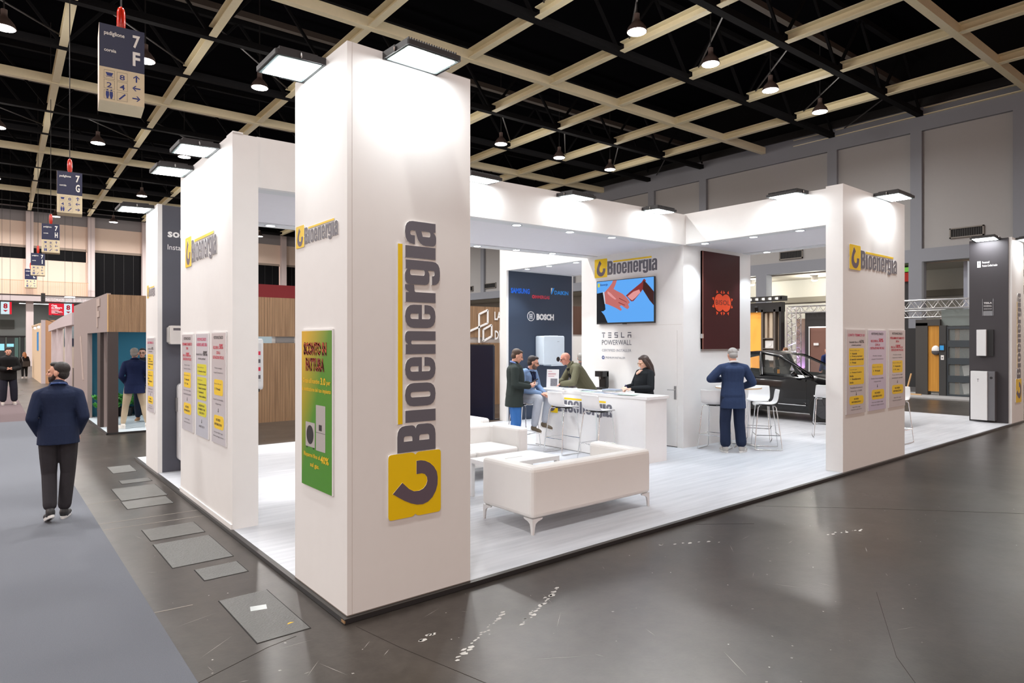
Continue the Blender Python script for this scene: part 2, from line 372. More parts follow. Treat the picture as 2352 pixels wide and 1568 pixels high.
# ------------------------------------------------------------------ right hand wall of the hall
WALLG = mat('hall_wall_panel', S(154, 154, 154), .85, bump=.03, bscale=40); WALLF = mat('hall_wall_frame', S(128, 132, 140), .8)
wr = struct(MB().box(30.6, 31, -26, 61, 5.5, 12.4).build('wall_right', WALLG))
for y in (-.6, 2.9, 6.65, 10.35, 17.75, 21.5, 28.6, 35.6, 39.2, 46.5):
    MB().box(30.42, 30.6, y-.23, y+.23, 6.08, 11.35).build('pilaster', WALLF, wr)
MB().box(30.42, 30.6, -6, 61, 11.35, 12.4).build('band', WALLF, wr); MB().box(30.42, 30.6, -6, 61, 5.5, 6.08).build('band', WALLF, wr)
MB().box(30.3, 31.0, -26, 61, 12.4, 12.75).build('cornice', BLACK, wr); MB().box(30.62, 31.0, -26, 61, 12.75, 15.2).build('black_upper_wall', TRB, wr)
MB().box(30.42, 31.0, 6.42, 6.95, 0, 5.5).build('pier', WALLF, wr); MB().box(30.42, 31.0, 13.8, 14.4, 0, 5.5).build('pier', WALLF, wr)
wl = struct(MB().box(34, 34.3, -6, 61, 0, 5.5).build('wall_recess', mat('recess_wall', S(176, 175, 168), .85)))
MB().box(31.0, 34, -6, 61, 5.45, 5.55).build('recess_soffit', mat('recess_soffit', S(178, 172, 160), .85), wl)
MB().box(33.85, 34, -6, 61, 4.15, 4.45).build('dark_rail', mat('recess_rail', S(110, 106, 96), .8), wl)
MB().box(31.2, 34, 4.9, 5.05, 0, 5.45).build('return_wall', mat('recess_blue', S(150, 156, 170), .85), wl)
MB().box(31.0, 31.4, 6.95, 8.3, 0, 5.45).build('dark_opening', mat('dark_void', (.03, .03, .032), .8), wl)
VENT = mat('vent_dark', (.02, .02, .02), .7); VFR = mat('vent_frame', S(120, 116, 110), .6)
def vent(yc, zc, ln, lab):
    t = thing('wall_vent', lab, 'vent', (30.58, yc, zc))
    MB().box(-.02, .0, -ln/2, ln/2, -.17, .17).build('grille_back', VENT, t)
    f = MB(); f.box(-.06, .01, -ln/2-.05, ln/2+.05, -.22, -.17); f.box(-.06, .01, -ln/2-.05, ln/2+.05, .17, .22); f.box(-.06, .01, -ln/2-.05, -ln/2, -.22, .22); f.box(-.06, .01, ln/2, ln/2+.05, -.22, .22); f.build('frame', VFR, t)
    for i in range(14): MB().box(-.05, -.02, -ln/2+(i+.5)*ln/14-.008, -ln/2+(i+.5)*ln/14+.008, -.17, .17).build('slat', VENT, t)
vent(4.76, 6.63, 1.15, 'dark slotted air vent high on the grey wall right of the framed corner tower')
vent(12.5, 6.45, 1.15, 'dark slotted air vent seen just under the white canopy above the car')
p = onX(1126, 656, 30.58); vent(p.y, p.z, 1.5, 'air vent seen above the wooden wall with the white line emblem')
p = onX(1081, 663, 30.58); vent(p.y, p.z, .7, 'small air vent at the edge of the corner tower above the wooden wall')
t = thing('wall_vent', 'flat louvred grille inside the wall recess behind the truss', 'vent', (33.98, 4.0, 5.0)); MB().box(-.03, 0, -.9, .9, -.15, .15).build('grille_back', VENT, t)
for i in range(5): MB().box(-.05, -.03, -.9, .9, -.14+i*.06, -.11+i*.06).build('slat', VFR, t)
for q, lab in (((1871, 634), 'white surface can light under the wall recess above the car'), ((1727, 647), 'white surface can light cut off by the room wall edge')):
    P_ = onX(q[0], q[1], 32.2)
    t = thing('can_light', lab, 'lamp', (32.2, P_.y, 5.2)); MB().lathe([(.16, 0), (.16, .25), (0, .25)], 16).build('housing', WHITE, t, smooth=True); MB().lathe([(0, -.06), (.10, -.05), (.14, -.02), (.14, 0), (0, 0)], 16).build('lens', emat('can_glow', (1, .97, .9), 14), t)
for y in (2.0, -1.6):  # hidden can lights added to brighten the recess wall
    t = thing('can_light', 'white surface can light under the wall recess, hidden by the far right tower %s' % ('edge' if y > 0 else 'body'), 'lamp', (32.2, y, 5.2)); MB().lathe([(.16, 0), (.16, .25), (0, .25)], 16).build('housing', WHITE, t, smooth=True); MB().lathe([(0, -.06), (.10, -.05), (.14, -.02), (.14, 0), (0, 0)], 16).build('lens', emat('can_glow', (1, .97, .9), 14), t)
for o in [o for o in bpy.data.objects if o.name.startswith('can_light')]:
    la = bpy.data.lights.new('can_spot', 'POINT'); la.energy = 260; la.color = (1, .96, .86); la.shadow_soft_size = .1
    lo = bpy.data.objects.new('can_spot', la); COL.objects.link(lo); lo.parent = o; lo.location = (0, 0, -.2)
t = thing('exit_sign', 'green lit exit sign above a red panel in the dark opening', 'sign', (30.9, 7.2, 5.25)); MB().box(-.03, 0, -.22, .22, -.1, .1).build('green_panel', emat('exit_green', S(120, 190, 80), .9), t)
MB().box(-.02, 0, -.22, .1, -.55, -.14).build('red_panel', emat('exit_red', S(190, 50, 40), .6), t)

# ------------------------------------------------------------------ far wall at the end of the aisle
FARB = mat('far_panel_beige', S(226, 204, 188), .85); FARC = mat('far_column', S(206, 192, 190), .8); NIGHT = mat('night_window', (.003, .003, .004), .5, spec=.1)
wbt = 1; wb = struct(MB().box(-14, 31, 60, 60.3, 9.42, 12.6).build('wall_back', FARB))
MB().box(-34, 31, 59.9, 60.3, 12.7, 15.2).build('black_upper_wall', TRB, wb); MB().box(-34, 31, 59.9, 60.2, 11.5, 12.7).build('band', mat('far_band', S(140, 136, 138), .85), wb)
MB().box(-14, 5.0, 60, 60.3, 5.5, 8.52).build('panel', FARB, wb)
MB().box(-14, 31, 59.0, 60.4, 5.12, 5.55).build('slab_edge', mat('slab_edge', S(184, 172, 172), .8), wb)
MB().box(-14, 31, 58.98, 59.02, 5.55, 5.63).build('slab_line', mat('slab_line', S(46, 38, 34), .8), wb)
for i, x in enumerate((-7.2, -3.1, .88, 5.0, 8.97, 13.0, 17.0, 21.1, 25.2)):
    MB().box(x-.24, x+.24, 59.5, 60.1, 0, 12.6).build('column', FARC, wb)
    if i in (0, 1, 2):
        wd = struct(MB().box(x+.24, x+3.8, 60.1, 60.2, 8.52, 9.42).build('window_%d' % (i+1), NIGHT))
    elif i > 2:
        wd = struct(MB().box(x+.24, x+3.8, 60.1, 60.2, 5.55, 9.42 if i < 6 else 9.9).build('window_%d' % (i+1), NIGHT))
        for k in range(1, 5): MB().box(x+.24+k*.72, x+.27+k*.72, 60.07, 60.1, 5.55, 9.42).build('mullion', BLACK, wd)
    MB().box(x+.24, x+3.8, 59.98, 60.1, 9.42, 9.62).build('roller_blind_rail', mat('blind_rail', S(150, 136, 124), .8), wb)
def railm():
    m = mat('pale_railing', S(205, 170, 140), .6); return m
t = thing('balcony_railing', 'long pale barred railing of the upper floor on the far wall', 'railing', (0, 59.0, 5.63))
MB().box(-8, 4.75, -.03, .03, 1.08, 1.13).build('handrail', railm(), t)
for k in range(3): MB().box(-7.9+k*4.1, -7.86+k*4.1, -.03, .03, 0, 1.1).build('post', railm(), t)
mb = MB()
for k in range(190): mb.box(-7.95+k*.0667, -7.92+k*.0667, -.012, .012, 0.02, 1.08)
o = mb.build('bars', railm(), t); o['kind'] = 'stuff'
w2 = struct(MB().box(-14, 31, 64, 64.3, 0, 5.2).build('wall_far', mat('far_grey', S(146, 150, 148), .85)))
MB().box(-14, 31, 60.3, 64, 5.05, 5.12).build('far_soffit', mat('far_soffit', S(150, 150, 150), .85), w2)
for x in (-4, .3, 4.6, 9): MB().box(x, x+2, 61.6, 62, 5.03, 5.05).build('ceiling_strip_light', emat('far_strip', (.95, 1, .98), 9), w2)  # unseen glowing strips added to brighten the grey far wall
# lit doorways under the far wall
d = struct(MB().box(-2.9, .75, 63.85, 64.02, 0, 2.35).build('door_2', mat('door_void', (.05, .06, .065), .3)))
for x in (-2.9, -1.2, -.55, .35, .7): MB().box(x, x+.09, 63.78, 63.86, 0, 2.35).build('door_post', mat('door_steel', S(110, 124, 118), .4), d)
MB().box(-2.9, .8, 63.78, 63.86, 2.3, 2.42).build('door_head', DARK, d)
for a in ((-1.0, -.62, 1.2, 1.75), (-2.2, -1.15, 1.0, 1.85), (-.5, .0, 1.5, 1.75)): MB().box(a[0], a[1], 63.8, 63.85, a[2], a[3]).build('bright_pane', emat('bright_pane', S(150, 215, 225), 1.3), d)
MB().box(.06, .3, 63.8, 63.85, .1, 2.25).build('glass_leaf', emat('glass_leaf', S(120, 150, 140), .5), d)
d = struct(MB().box(1.7, 3.2, 63.85, 64.02, 0, 2.35).build('door_3', mat('door_void', (.05, .06, .065), .3)))
for x in (1.7, 2.1, 3.1): MB().box(x, x+.07, 63.78, 63.86, 0, 2.35).build('door_post', DARK, d)
MB().box(1.72, 1.95, 63.8, 63.85, 1.9, 2.0).build('bright_pane', emat('bright_pane', S(150, 215, 225), 1.3), d)
MB().box(-.9, .05, 63.9, 64.0, 3.0, 3.75).build('dark_notice', mat('dark_notice', S(84, 84, 80), .7), w2)
# ================================================================== THE STAND
# corner towers, partition, canopy, storage room
t1 = thing('display_tower', 'tall white square tower at the near corner with the big upright yellow and grey logo', 'tower')
MB().box(0, 1.045, 0, .96, PT, 4.02).build('shaft', WHITE, t1)
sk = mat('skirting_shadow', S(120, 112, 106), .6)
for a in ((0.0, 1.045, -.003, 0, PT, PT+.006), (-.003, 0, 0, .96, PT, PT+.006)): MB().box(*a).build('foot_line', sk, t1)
MB().box(.035, .039, -.0012, 0, PT, 4.02).build('corner_joint', mat('joint_line', S(205, 200, 196), .6), t1)
lb = thing('partition_wall', 'white wall slab with three hanging posters left of the corner tower', 'partition')
MB().box(0, .255, 2.65, 4.86, PT, 4.05).build('slab', WHITE, lb)
MB().box(-.012, 0, 2.66, 4.86, PT, PT+.05).build('base_strip', WHITE, lb)
MB().box(.0, .1, 2.64, 2.86, 4.05, 4.065).build('top_plate', WHITE, lb)
t4 = thing('display_tower', 'white and graphite tower at the far left corner of the platform', 'tower')
MB().box(0, .06, 6.27, 7.12, PT, 3.93).box(.06, .95, 6.32, 7.12, PT, 3.93).build('shaft', WHITE, t4)
MB().box(.06, .95, 6.27, 6.32, PT, 3.92).build('graphite_face', GREYW, t4)
t2 = thing('display_wall', 'white framed tower slab right of the standing man in the suit', 'tower')
MB().box(7.68, 10.0, 0, .245, PT, 4.23).build('slab', WHITE, t2)
t3 = thing('display_tower', 'graphite and white tower at the far right end of the platform', 'tower')
MB().box(16.44, 17.45, 0, .06, PT, 4.36).box(16.44, 17.45, .06, .82, PT, 4.35).build('shaft', WHITE, t3)
MB().box(16.40, 16.44, .06, .82, PT, 4.35).build('graphite_face', mat('graphite_dark', S(56, 53, 57), .6, bump=.03, bscale=90), t3)

def slab8(x0, x1, y0, y1, zl0, zh0, zl1, zh1, axis='x'):   # box whose height runs from (zl0,zh0) to (zl1,zh1)
    q = []
    for top in (0, 1):
        for y in (y0, y1):
            for x in (x0, x1):
                k = (x == x1) if axis == 'x' else (y == y1)
                q.append((x, y, (zh1 if k else zh0) if top else (zl1 if k else zl0)))
    return MB().add(q, [(0, 2, 3, 1), (4, 5, 7, 6), (0, 1, 5, 4), (1, 3, 7, 5), (3, 2, 6, 7), (2, 0, 4, 6)])
GLOWW = emat('downlight_glow', (.93, .97, 1.0), SPOT)
SPOTR = mat('spot_ring', S(190, 196, 204), .3, .5)
sp_me = None
def downlight(par, x, y, z, power=14):
    global sp_me
    if sp_me is None:
        a = MB().lathe([(.062, -.006), (.075, -.006), (.078, 0), (.062, 0)], 18, ring=True).mesh('downlight', SPOTR); b = MB().lathe([(0, -.003), (.062, -.003), (.062, .0), (0, .0)], 18).mesh('downlight_lens', GLOWW); sp_me = (a, b)
    r = link('downlight', sp_me[0], par); r.location = (x, y, z-.0015); link('lens', sp_me[1], r)
    la = bpy.data.lights.new('spot_light', 'SPOT'); la.energy = power; la.spot_size = math.radians(95); la.spot_blend = .5; la.shadow_soft_size = .04; la.color = (.82, .91, 1.0)
    lo = bpy.data.objects.new('spot_light', la); COL.objects.link(lo); lo.parent = r; lo.location = (0, 0, -.012)
STRIP = mat('soffit_strip', (.72, .74, .76), .6)
cx_ = thing('canopy_beam', 'long white canopy spanning from the partition to the storage room', 'canopy')
slab8(.255, 7.68, 2.70, 2.78, 3.545, 4.07, 3.652, 4.185).build('fascia', WHITE, cx_)
slab8(.255, 7.68, 5.02, 5.10, 3.545, 4.07, 3.652, 4.185).build('fascia', WHITE, cx_)
slab8(.255, 7.68, 2.78, 5.02, 3.56, 3.60, 3.667, 3.707).build('soffit_panel', SOFFIT, cx_)
slab8(.255, 7.68, 2.78, 2.95, 3.545, 3.56, 3.652, 3.667).build('soffit_strip', STRIP, cx_); slab8(.255, 7.68, 4.82, 5.02, 3.545, 3.56, 3.652, 3.667).build('soffit_strip', STRIP, cx_)
zc = lambda x: 3.545+(x-.255)*.0144
for q in ((1187, 519), (1309, 535.5), (1405, 547)):
    P_ = onY(q[0], q[1], 2.87); downlight(cx_, P_.x, 2.87, zc(P_.x), 84)
for q in ((1096, 570), (1186, 578.5), (1269, 586), (621, 521.5)):
    P_ = onY(q[0], q[1], 4.92); downlight(cx_, P_.x, 4.92, zc(P_.x), 84 if q[0] > 700 else 12)
downlight(cx_, 1.9, 2.87, zc(1.9), 12)
cy_ = thing('canopy_beam', 'white canopy running from the storage room to the framed tower slab', 'canopy')
MB().box(7.68, 7.76, .245, 2.75, 3.662, 4.2).build('fascia', WHITE, cy_); MB().box(9.82, 9.9, .245, 2.75, 3.662, 4.2).build('fascia', WHITE, cy_)
MB().box(7.76, 9.82, .245, 2.75, 3.675, 3.72).build('soffit_panel', SOFFIT, cy_); MB().box(7.76, 7.93, .245, 2.75, 3.662, 3.675).build('soffit_strip', STRIP, cy_); MB().box(9.62, 9.82, .245, 2.75, 3.662, 3.675).build('soffit_strip', STRIP, cy_)
for y in (2.42, 1.5, .72): downlight(cy_, 7.85, y, 3.662, 84)
for y in (2.3, .95): downlight(cy_, 9.72, y, 3.662, 84)
cz_ = thing('canopy_beam', 'white canopy running back from the storage room to the graphite brand wall', 'canopy')
MB().box(7.68, 7.76, 5.27, 7.76, 3.63, 4.17).build('fascia', WHITE, cz_); MB().box(9.82, 9.9, 5.27, 7.76, 3.63, 4.17).build('fascia', WHITE, cz_)
MB().box(7.76, 9.82, 5.27, 7.76, 3.645, 3.69).build('soffit_panel', SOFFIT, cz_); MB().box(7.76, 7.93, 5.27, 7.76, 3.63, 3.645).build('soffit_strip', STRIP, cz_)
MB().box(7.93, 9.82, 7.62, 7.76, 3.63, 3.645).build('soffit_strip', STRIP, cz_)
for y in (7.2, 6.45, 5.6): downlight(cz_, 7.85, y, 3.63, 84)
for y in (6.6,): downlight(cz_, 9.72, y, 3.63, 84)
bw = thing('brand_wall', 'graphite wall with white end post carrying four maker names', 'partition')
MB().box(7.68, 7.74, 7.76, 8.02, PT, 4.17).box(7.74, 9.9, 7.80, 8.02, PT, 4.17).build('slab', WHITE, bw)
MB().box(7.74, 9.86, 7.76, 7.80, PT, 3.63).build('graphite_face', mat('slate_panel', S(52, 64, 83), .6, bump=.03, bscale=90), bw)
MB().box(9.86, 9.9, 7.76, 7.80, PT, 3.63).build('end_trim', WHITE, bw)
rm = thing('storage_room', 'white closed storage room in the middle of the stand with television wall', 'room')
MB().box(7.68, 7.76, 2.75, 5.27, PT, 4.19).build('wall', WHITE, rm); MB().box(7.76, 9.9, 2.75, 2.83, PT, 4.19).build('wall', WHITE, rm)
MB().box(9.82, 9.9, 2.83, 5.27, PT, 4.19).build('wall', WHITE, rm); MB().box(7.76, 9.82, 5.19, 5.27, PT, 4.19).build('wall', WHITE, rm)
MB().box(7.677, 7.68, 2.78, 4.3, 2.245, 2.25).build('panel_joint', mat('joint_line', S(205, 200, 196), .6), rm)
dr = MB().box(7.668, 7.68, 2.88, 3.72, PT+.012, 2.14).build('door', WHITE, rm)
MB().box(7.664, 7.68, 2.88, 3.72, PT, PT+.012).build('door_gap', BLACK, dr)
h = MB().box(7.656, 7.668, 2.89, 2.935, .90, 1.14).build('lock_plate', STEEL, dr)
MB().tube([(7.668, 2.915, 1.07), (7.61, 2.915, 1.07), (7.60, 2.95, 1.07), (7.60, 3.04, 1.07)], .009, 8).build('handle', STEEL, dr)

# ------------------------------------------------------------------ LED flood lights on the top edges
FB = mat('flood_body', (.018, .018, .02), .5); GLASS = emat('flood_glass', (.96, .99, 1.0), FLOOD); GEDGE = mat('flood_rim', S(120, 140, 140), .2)
fl_me = None
def flood(lab, origin, u, w_=.46, d_=.34, tilt=12):
    """origin: middle of the wall top edge, u: along the wall; sticks out of the wall by u x z"""
    global fl_me
    t = thing('flood_light', lab, 'flood light', group='LED flood lights on the stand walls')
    if fl_me is None:
        h = MB(); h.rbox(-.5, .5, 0, 1, 0, .035, .04); 
        hm = h.mesh('housing', FB)
        fins = MB()
        for i in range(20): fins.box(-.44+i*.0463-.008, -.44+i*.0463+.008, .12, .9, .035, .065)
        fm = fins.mesh('cooling_fins', FB)
        rim = MB().rbox(-.47, .47, .04, .96, -.006, .0, .03).mesh('glass_rim', GEDGE)
        g = MB().rbox(-.42, .42, .10, .90, -.009, -.006, .02).mesh('glass_panel', GLASS)
        br = MB().bar((-.515, .5, .02), (-.515, .0, .02), .012, .05).bar((.515, .5, .02), (.515, .0, .02), .012, .05).bar((-.52, .0, .02), (.52, .0, .02), .05, .05).mesh('bracket', FB)
        bo = MB(); 
        for s_ in (-1, 1): bo.ball((s_*.525, .5, .02), .02, 8)
        fl_me = (hm, fm, rim, g, br, bo.mesh('bolt', STEEL))
    place(t, origin, u, (0, 0, 1))
    n = Vector(u).cross(Vector((0, 0, 1)))
    # local x = u, local y = outwards n, local z = up, tilted
    a = math.radians(tilt); U = Vector(u); yv = n*math.cos(a)+Vector((0, 0, 1))*math.sin(a); zv = U.cross(yv)
    if zv.z < 0: zv = -zv
    xv = yv.cross(zv)
    M = Matrix(((xv.x*w_, yv.x*d_, zv.x, origin[0]), (xv.y*w_, yv.y*d_, zv.y, origin[1]), (xv.z*w_, yv.z*d_, zv.z, origin[2]), (0, 0, 0, 1)))
    t.matrix_world = M
    for nm, me in zip(('housing', 'cooling_fins', 'glass_rim', 'glass_panel', 'bracket', 'bolt'), fl_me): link(nm, me, t)
    return t
flood('LED flood light on the left face of the corner tower', (-.006, .57, 3.97), UX, .42, .36, -2)
flood('LED flood light on the big-logo face of the corner tower', (.50, -.006, 3.97), UY, .44, .34, -2)
flood('nearer LED flood light above the three posters on the partition', (-.014, 3.32, 3.99), UX, .46, .38, -2)
flood('farther LED flood light above the three posters on the partition', (-.014, 4.42, 3.99), UX, .46, .38, -2)
flood('LED flood light on the far left graphite tower', (-.014, 6.75, 3.9), UX, .50, .42, -2)
for q, lab in (((1100, 415), 'LED flood light on the canopy edge right beside the corner tower'), ((1323, 456), 'LED flood light on the middle of the long canopy edge'), ((1513, 487), 'LED flood light on the long canopy edge near the inner corner')):
    P_ = onY(q[0], q[1], 2.55); flood(lab, (P_.x, 2.687, P_.z+.02), UY, .5, .32, -3)
P_ = onX(1806, 451, 7.5); flood('LED flood light on the canopy edge beside the framed tower slab', (7.667, P_.y, P_.z+.02), UX, .5, .32, -3)
flood('LED flood light on the poster face of the framed tower slab', (9.05, -.014, 4.19), UY, .62, .36, 0)
flood('LED flood light on the graphite face of the far right tower', (16.387, .45, 4.32), UX, .5, .42, 4)
flood('LED flood light on the white face of the far right tower', (17.0, -.014, 4.32), UY, .5, .42, 4)
flood('LED flood light on the rear canopy edge in front of the graphite brand wall', (7.667, 6.3, 4.12), UX, .5, .32, -3)
# ================================================================== LOGOS, POSTERS, LETTERING
GL = {}
def glyphs():
    G = {}
    G['B'] = (139, [rnd([(0, 0), (139, 0, 60), (139, 138, 40), (118, 141), (136, 150, 38), (136, 266, 55), (0, 266)]), rnd([(55, 46), (84, 46, 14), (84, 116, 14), (55, 116)]), rnd([(55, 164), (82, 164, 14), (82, 222, 14), (55, 222)])])
    G['i'] = (65, [[(0, 0), (62, 0), (62, 212), (0, 212)]])
    G['o'] = (120, [rnd([(0, 0, 62), (120, 0, 62), (120, 214, 62), (0, 214, 62)]), rnd([(46, 38, 14), (74, 38, 14), (74, 176, 14), (46, 176, 14)])])
    G['e'] = (120, [rnd([(120, 98), (120, 214, 62), (0, 214, 62), (0, 0, 62), (120, 0, 62), (120, 80), (74, 80), (74, 38, 14), (46, 38, 14), (46, 98)]), rnd([(46, 122), (74, 122), (74, 178, 14), (46, 178, 14)])])
    G['n'] = (118, [rnd([(0, 0), (50, 0), (50, 172, 10), (70, 172, 10), (70, 0), (118, 0), (118, 214, 40), (66, 214, 14), (50, 194), (50, 210), (0, 210)])])
    G['r'] = (90, [rnd([(0, 0), (52, 0), (52, 148, 10), (90, 152), (90, 214), (66, 214, 12), (50, 186), (50, 210), (0, 210)])])
    G['g'] = (127, [rnd([(125, 210), (80, 210), (78, 198), (62, 214, 14), (0, 214, 56), (0, 44, 50), (62, 44, 14), (77, 58), (77, 8, 12), (48, 8, 12), (48, 26), (2, 26), (2, -32, 50), (125, -32, 55)]), rnd([(47, 78, 13), (77, 78, 13), (77, 180, 13), (47, 180, 13)])])
    G['a'] = (123, [rnd([(121, 0), (75, 0), (73, 16), (56, -4, 14), (0, -4, 44), (0, 116, 44), (73, 144), (73, 178, 12), (48, 178, 12), (48, 146), (3, 146), (3, 214, 56), (121, 214, 52)]), rnd([(46, 38, 12), (74, 38, 12), (74, 102), (46, 92)])])
    return G
ORDER = [('B', 331+4), ('i', 486), ('o', 568), ('e', 701), ('n', 838), ('e', 973), ('r', 1106), ('g', 1198), ('i', 1334), ('a', 1403)]
EMB = [(.40, .92), (.553, .746), (.44, .62), (.392, .53), (.387, .43), (.41, .35), (.46, .296), (.52, .27), (.583, .277), (.635, .32), (.655, .38), (.653, .48), (.861, .48), (.862, .40), (.845, .315), (.80, .22), (.734, .142), (.65, .085), (.553, .065), (.44, .07), (.341, .104), (.25, .17), (.19, .258), (.165, .36), (.175, .47), (.21, .58), (.266, .70), (.33, .81)]
PH = 364.0
def plate_outline():
    r = 22; W = 331; c = 182-38
    return rnd([(0, -38, r), (W, -38, r), (W, c-16, 14), (W-12, c), (W, c+16, 14), (W, 326, r), (0, 326, r), (0, c+16, 14), (12, c), (0, c-16, 14)])
LOGO_ME = None
def logo_meshes():
    global LOGO_ME
    if LOGO_ME: return LOGO_ME
    out = []
    def mk(nm, cont, dep, front, z0=0):
        v, f = outline_mesh([[(x/331, y/331) for x, y in c] for c in cont], dep)
        me = bpy.data.meshes.new(nm); me.from_pydata([(a, b, c+z0) for a, b, c in v], [], f); me.materials.append(FOAM); me.materials.append(front); me.update()
        bm = bmesh.new(); bm.from_mesh(me); bmesh.ops.remove_doubles(bm, verts=bm.verts, dist=1e-5); bmesh.ops.recalc_face_normals(bm, faces=bm.faces); bm.to_mesh(me); bm.free()
        for p in me.polygons: p.material_index = 1 if p.normal.z > .5 else 0
        return me
    out.append(('plate', mk('plate', [plate_outline()], .024, YEL), (0, 0, 0)))
    out.append(('emblem', mk('emblem', [[(u*331, v*PH-38) for u, v in EMB]], .004, mat('logo_violet_grey', S(96, 84, 96), .45), .024), (0, 0, 0)))
    G = glyphs(); cache = {}
    for ch, x in ORDER:
        if ch not in cache: cache[ch] = mk('letter', G[ch][1], .022, LOGOG)
        out.append(('letter', cache[ch], (x/331, 0, 0)))
    out.append(('bar', mk('bar', [[(481, 231), (1400, 231), (1400, 262), (481, 262)]], .022, YEL), (0, 0, 0)))
    LOGO_ME = out; return out
def logo(lab, origin, u, wid, v=(0, 0, 1), hs=1.0, flat=1.0):
    """origin = lower left corner of the plate; wid = width of the plate in metres"""
    t = thing('company_logo', lab, 'logo', group='company logos on the stand')
    U = Vector(u); V = Vector(v); n = U.cross(V)
    O = Vector(origin)+V*(38/331*wid*hs)
    M = Matrix(((U.x*wid, V.x*wid*hs, n.x*wid*flat, O.x), (U.y*wid, V.y*wid*hs, n.y*wid*flat, O.y), (U.z*wid, V.z*wid*hs, n.z*wid*flat, O.z), (0, 0, 0, 1)))
    t.matrix_world = M
    for nm, me, loc in logo_meshes():
        c = link(nm, me, t); c.location = loc
    return t
logo('big company logo reading upwards on the front of the corner tower', (.76, -.001, .645), (0, 0, 1), .475, (-1, 0, 0), .86)
logo('small company logo on the left face of the corner tower above the green poster', (-.001, .93, 2.68), UX, .172, hs=.92)
logo('company logo on the partition above the three posters', (-.001, 4.58, 2.85), UX, .30, hs=1.1)
logo('company logo on the white end of the far left tower', (-.001, 7.02, 2.60), UX, .125, hs=1.4)
logo('flat company logo on the wall above the television', (7.679, 4.90, 3.225), UX, .342, hs=1.0, flat=.1)
logo('company logo on the framed tower slab above its posters', (7.87, -.001, 3.005), UY, .385, hs=.87)
logo('company logo reading upwards on the far right tower', (17.2, -.001, .50), (0, 0, 1), .56, (-1, 0, 0), .78)
logo('company logo on the front of the white counter behind the stools', (5.969, 4.54, .665), UX, .355, hs=.9, flat=.08)

# ------------------------------------------------------------------ posters
PAPER = mat('poster_paper', S(196, 192, 196), .35, coat=.3); PAPB = mat('poster_edge', (.8, .8, .8), .6)
INK = mat('ink_black', S(30, 28, 32), .5); RED = mat('ink_red', S(205, 40, 70), .5); GRY = mat('ink_grey', S(95, 92, 98), .5); PYEL = mat('poster_yellow', S(240, 202, 10), .4); PLIM = mat('poster_lime', S(214, 208, 20), .4); GRNT = mat('ink_green', S(40, 120, 60), .5); PINK = mat('ink_magenta', S(210, 40, 100), .5)
def poster(lab, origin, u, wd, ht, items, paper=None, group='hanging information posters', name='poster'):
    """items: ('t', text, cx, cy, w, h, mat, bold) and ('r', x0, y0, x1, y1, mat, radius); fractions of width, of height from the top"""
    t = thing(name, lab, 'poster', group=group); place(t, origin, u)
    MB().box(0, wd, 0, ht, 0, .012).build('board', PAPB, t)
    MB().box(.004, wd-.004, .002, ht-.012, .012, .0135).build('print', paper or PAPER, t)
    byc = {}
    for it in items:
        if it[0] == 'r':
            _, x0, y0, x1, y1, m, r = it
            MB().prism(rrect(x0*wd, ht-y1*ht, x1*wd, ht-y0*ht, r), .0012, 0, .0135).build('yellow_box' if m in (PYEL, PLIM) else 'picture_panel', m, t)
        elif it[0] == 't':
            _, tx, cx, cy, w, h, m, b = it
            mb = byc.setdefault(m.name, (MB(), m))[0]
            put_text(mb, tx, (cx-w/2)*wd, ht-(cy+h/2)*ht, (cx+w/2)*wd, ht-(cy-h/2)*ht, .0152, 0, b)
        elif it[0] == 'p':
            mb = byc.setdefault(it[2].name, (MB(), it[2]))[0]; mb.prism([(x*wd, ht-y*ht) for x, y in it[1]], .0008, 0, .0148)
    for k, (mb, m) in byc.items(): mb.build('lettering', m, t)['kind'] = 'stuff'
    return t
def arrow(cx, cy, h, ar):
    return ('p', [(cx-.008, cy-h/2), (cx+.008, cy-h/2), (cx+.008, cy+h*.2), (cx+.03, cy+h*.2), (cx, cy+h/2), (cx-.03, cy+h*.2), (cx-.008, cy+h*.2)][::-1], INK)
T_ = lambda tx, cy, w, h, m, b=.02, cx=.5: ('t', tx, cx, cy, w, h, m, b)
IPER = [T_('FOTOVOLTAICO', .05, .62, .028, INK), T_('IPERAMMORTAMENTO', .108, .86, .03, RED), T_('2026', .15, .2, .026, RED),
        T_('FINO AL', .225, .26, .026, RED, .02, .24), T_('180%', .215, .3, .045, RED, .03, .55), T_('DI', .228, .1, .022, RED, .02, .78), T_('DEDUZIONE FISCALE', .262, .74, .028, RED),
        T_('Produci energia,', .325, .5, .02, GRY, 0), T_('risparmia in bolletta', .362, .6, .02, GRY, 0), ('r', .2, .40, .82, .555, PYEL, .03),
        T_('Bonus valido per:', .43, .52, .018, GRY, 0, .48), T_('Aziende', .472, .34, .02, INK, .03, .52), T_('P. Iva', .515, .26, .02, INK, .03, .48), T_('V', .472, .06, .022, GRNT, .03, .28), T_('V', .515, .06, .022, GRNT, .03, .28),
        T_('Il tuo ritorno degli', .585, .62, .02, GRY, 0), T_('investimenti aziendali', .622, .66, .02, GRY, 0), arrow(.5, .675, .035, 1), ('r', .18, .715, .86, .83, PYEL, .05),
        T_('RICHIEDI', .755, .3, .022, INK, .03), T_('INFORMAZIONI !', .793, .5, .022, INK, .03), T_('Approfitta oggi,', .88, .44, .018, GRY, 0), T_('risparmia ogni giorno', .915, .58, .018, GRY, 0)]
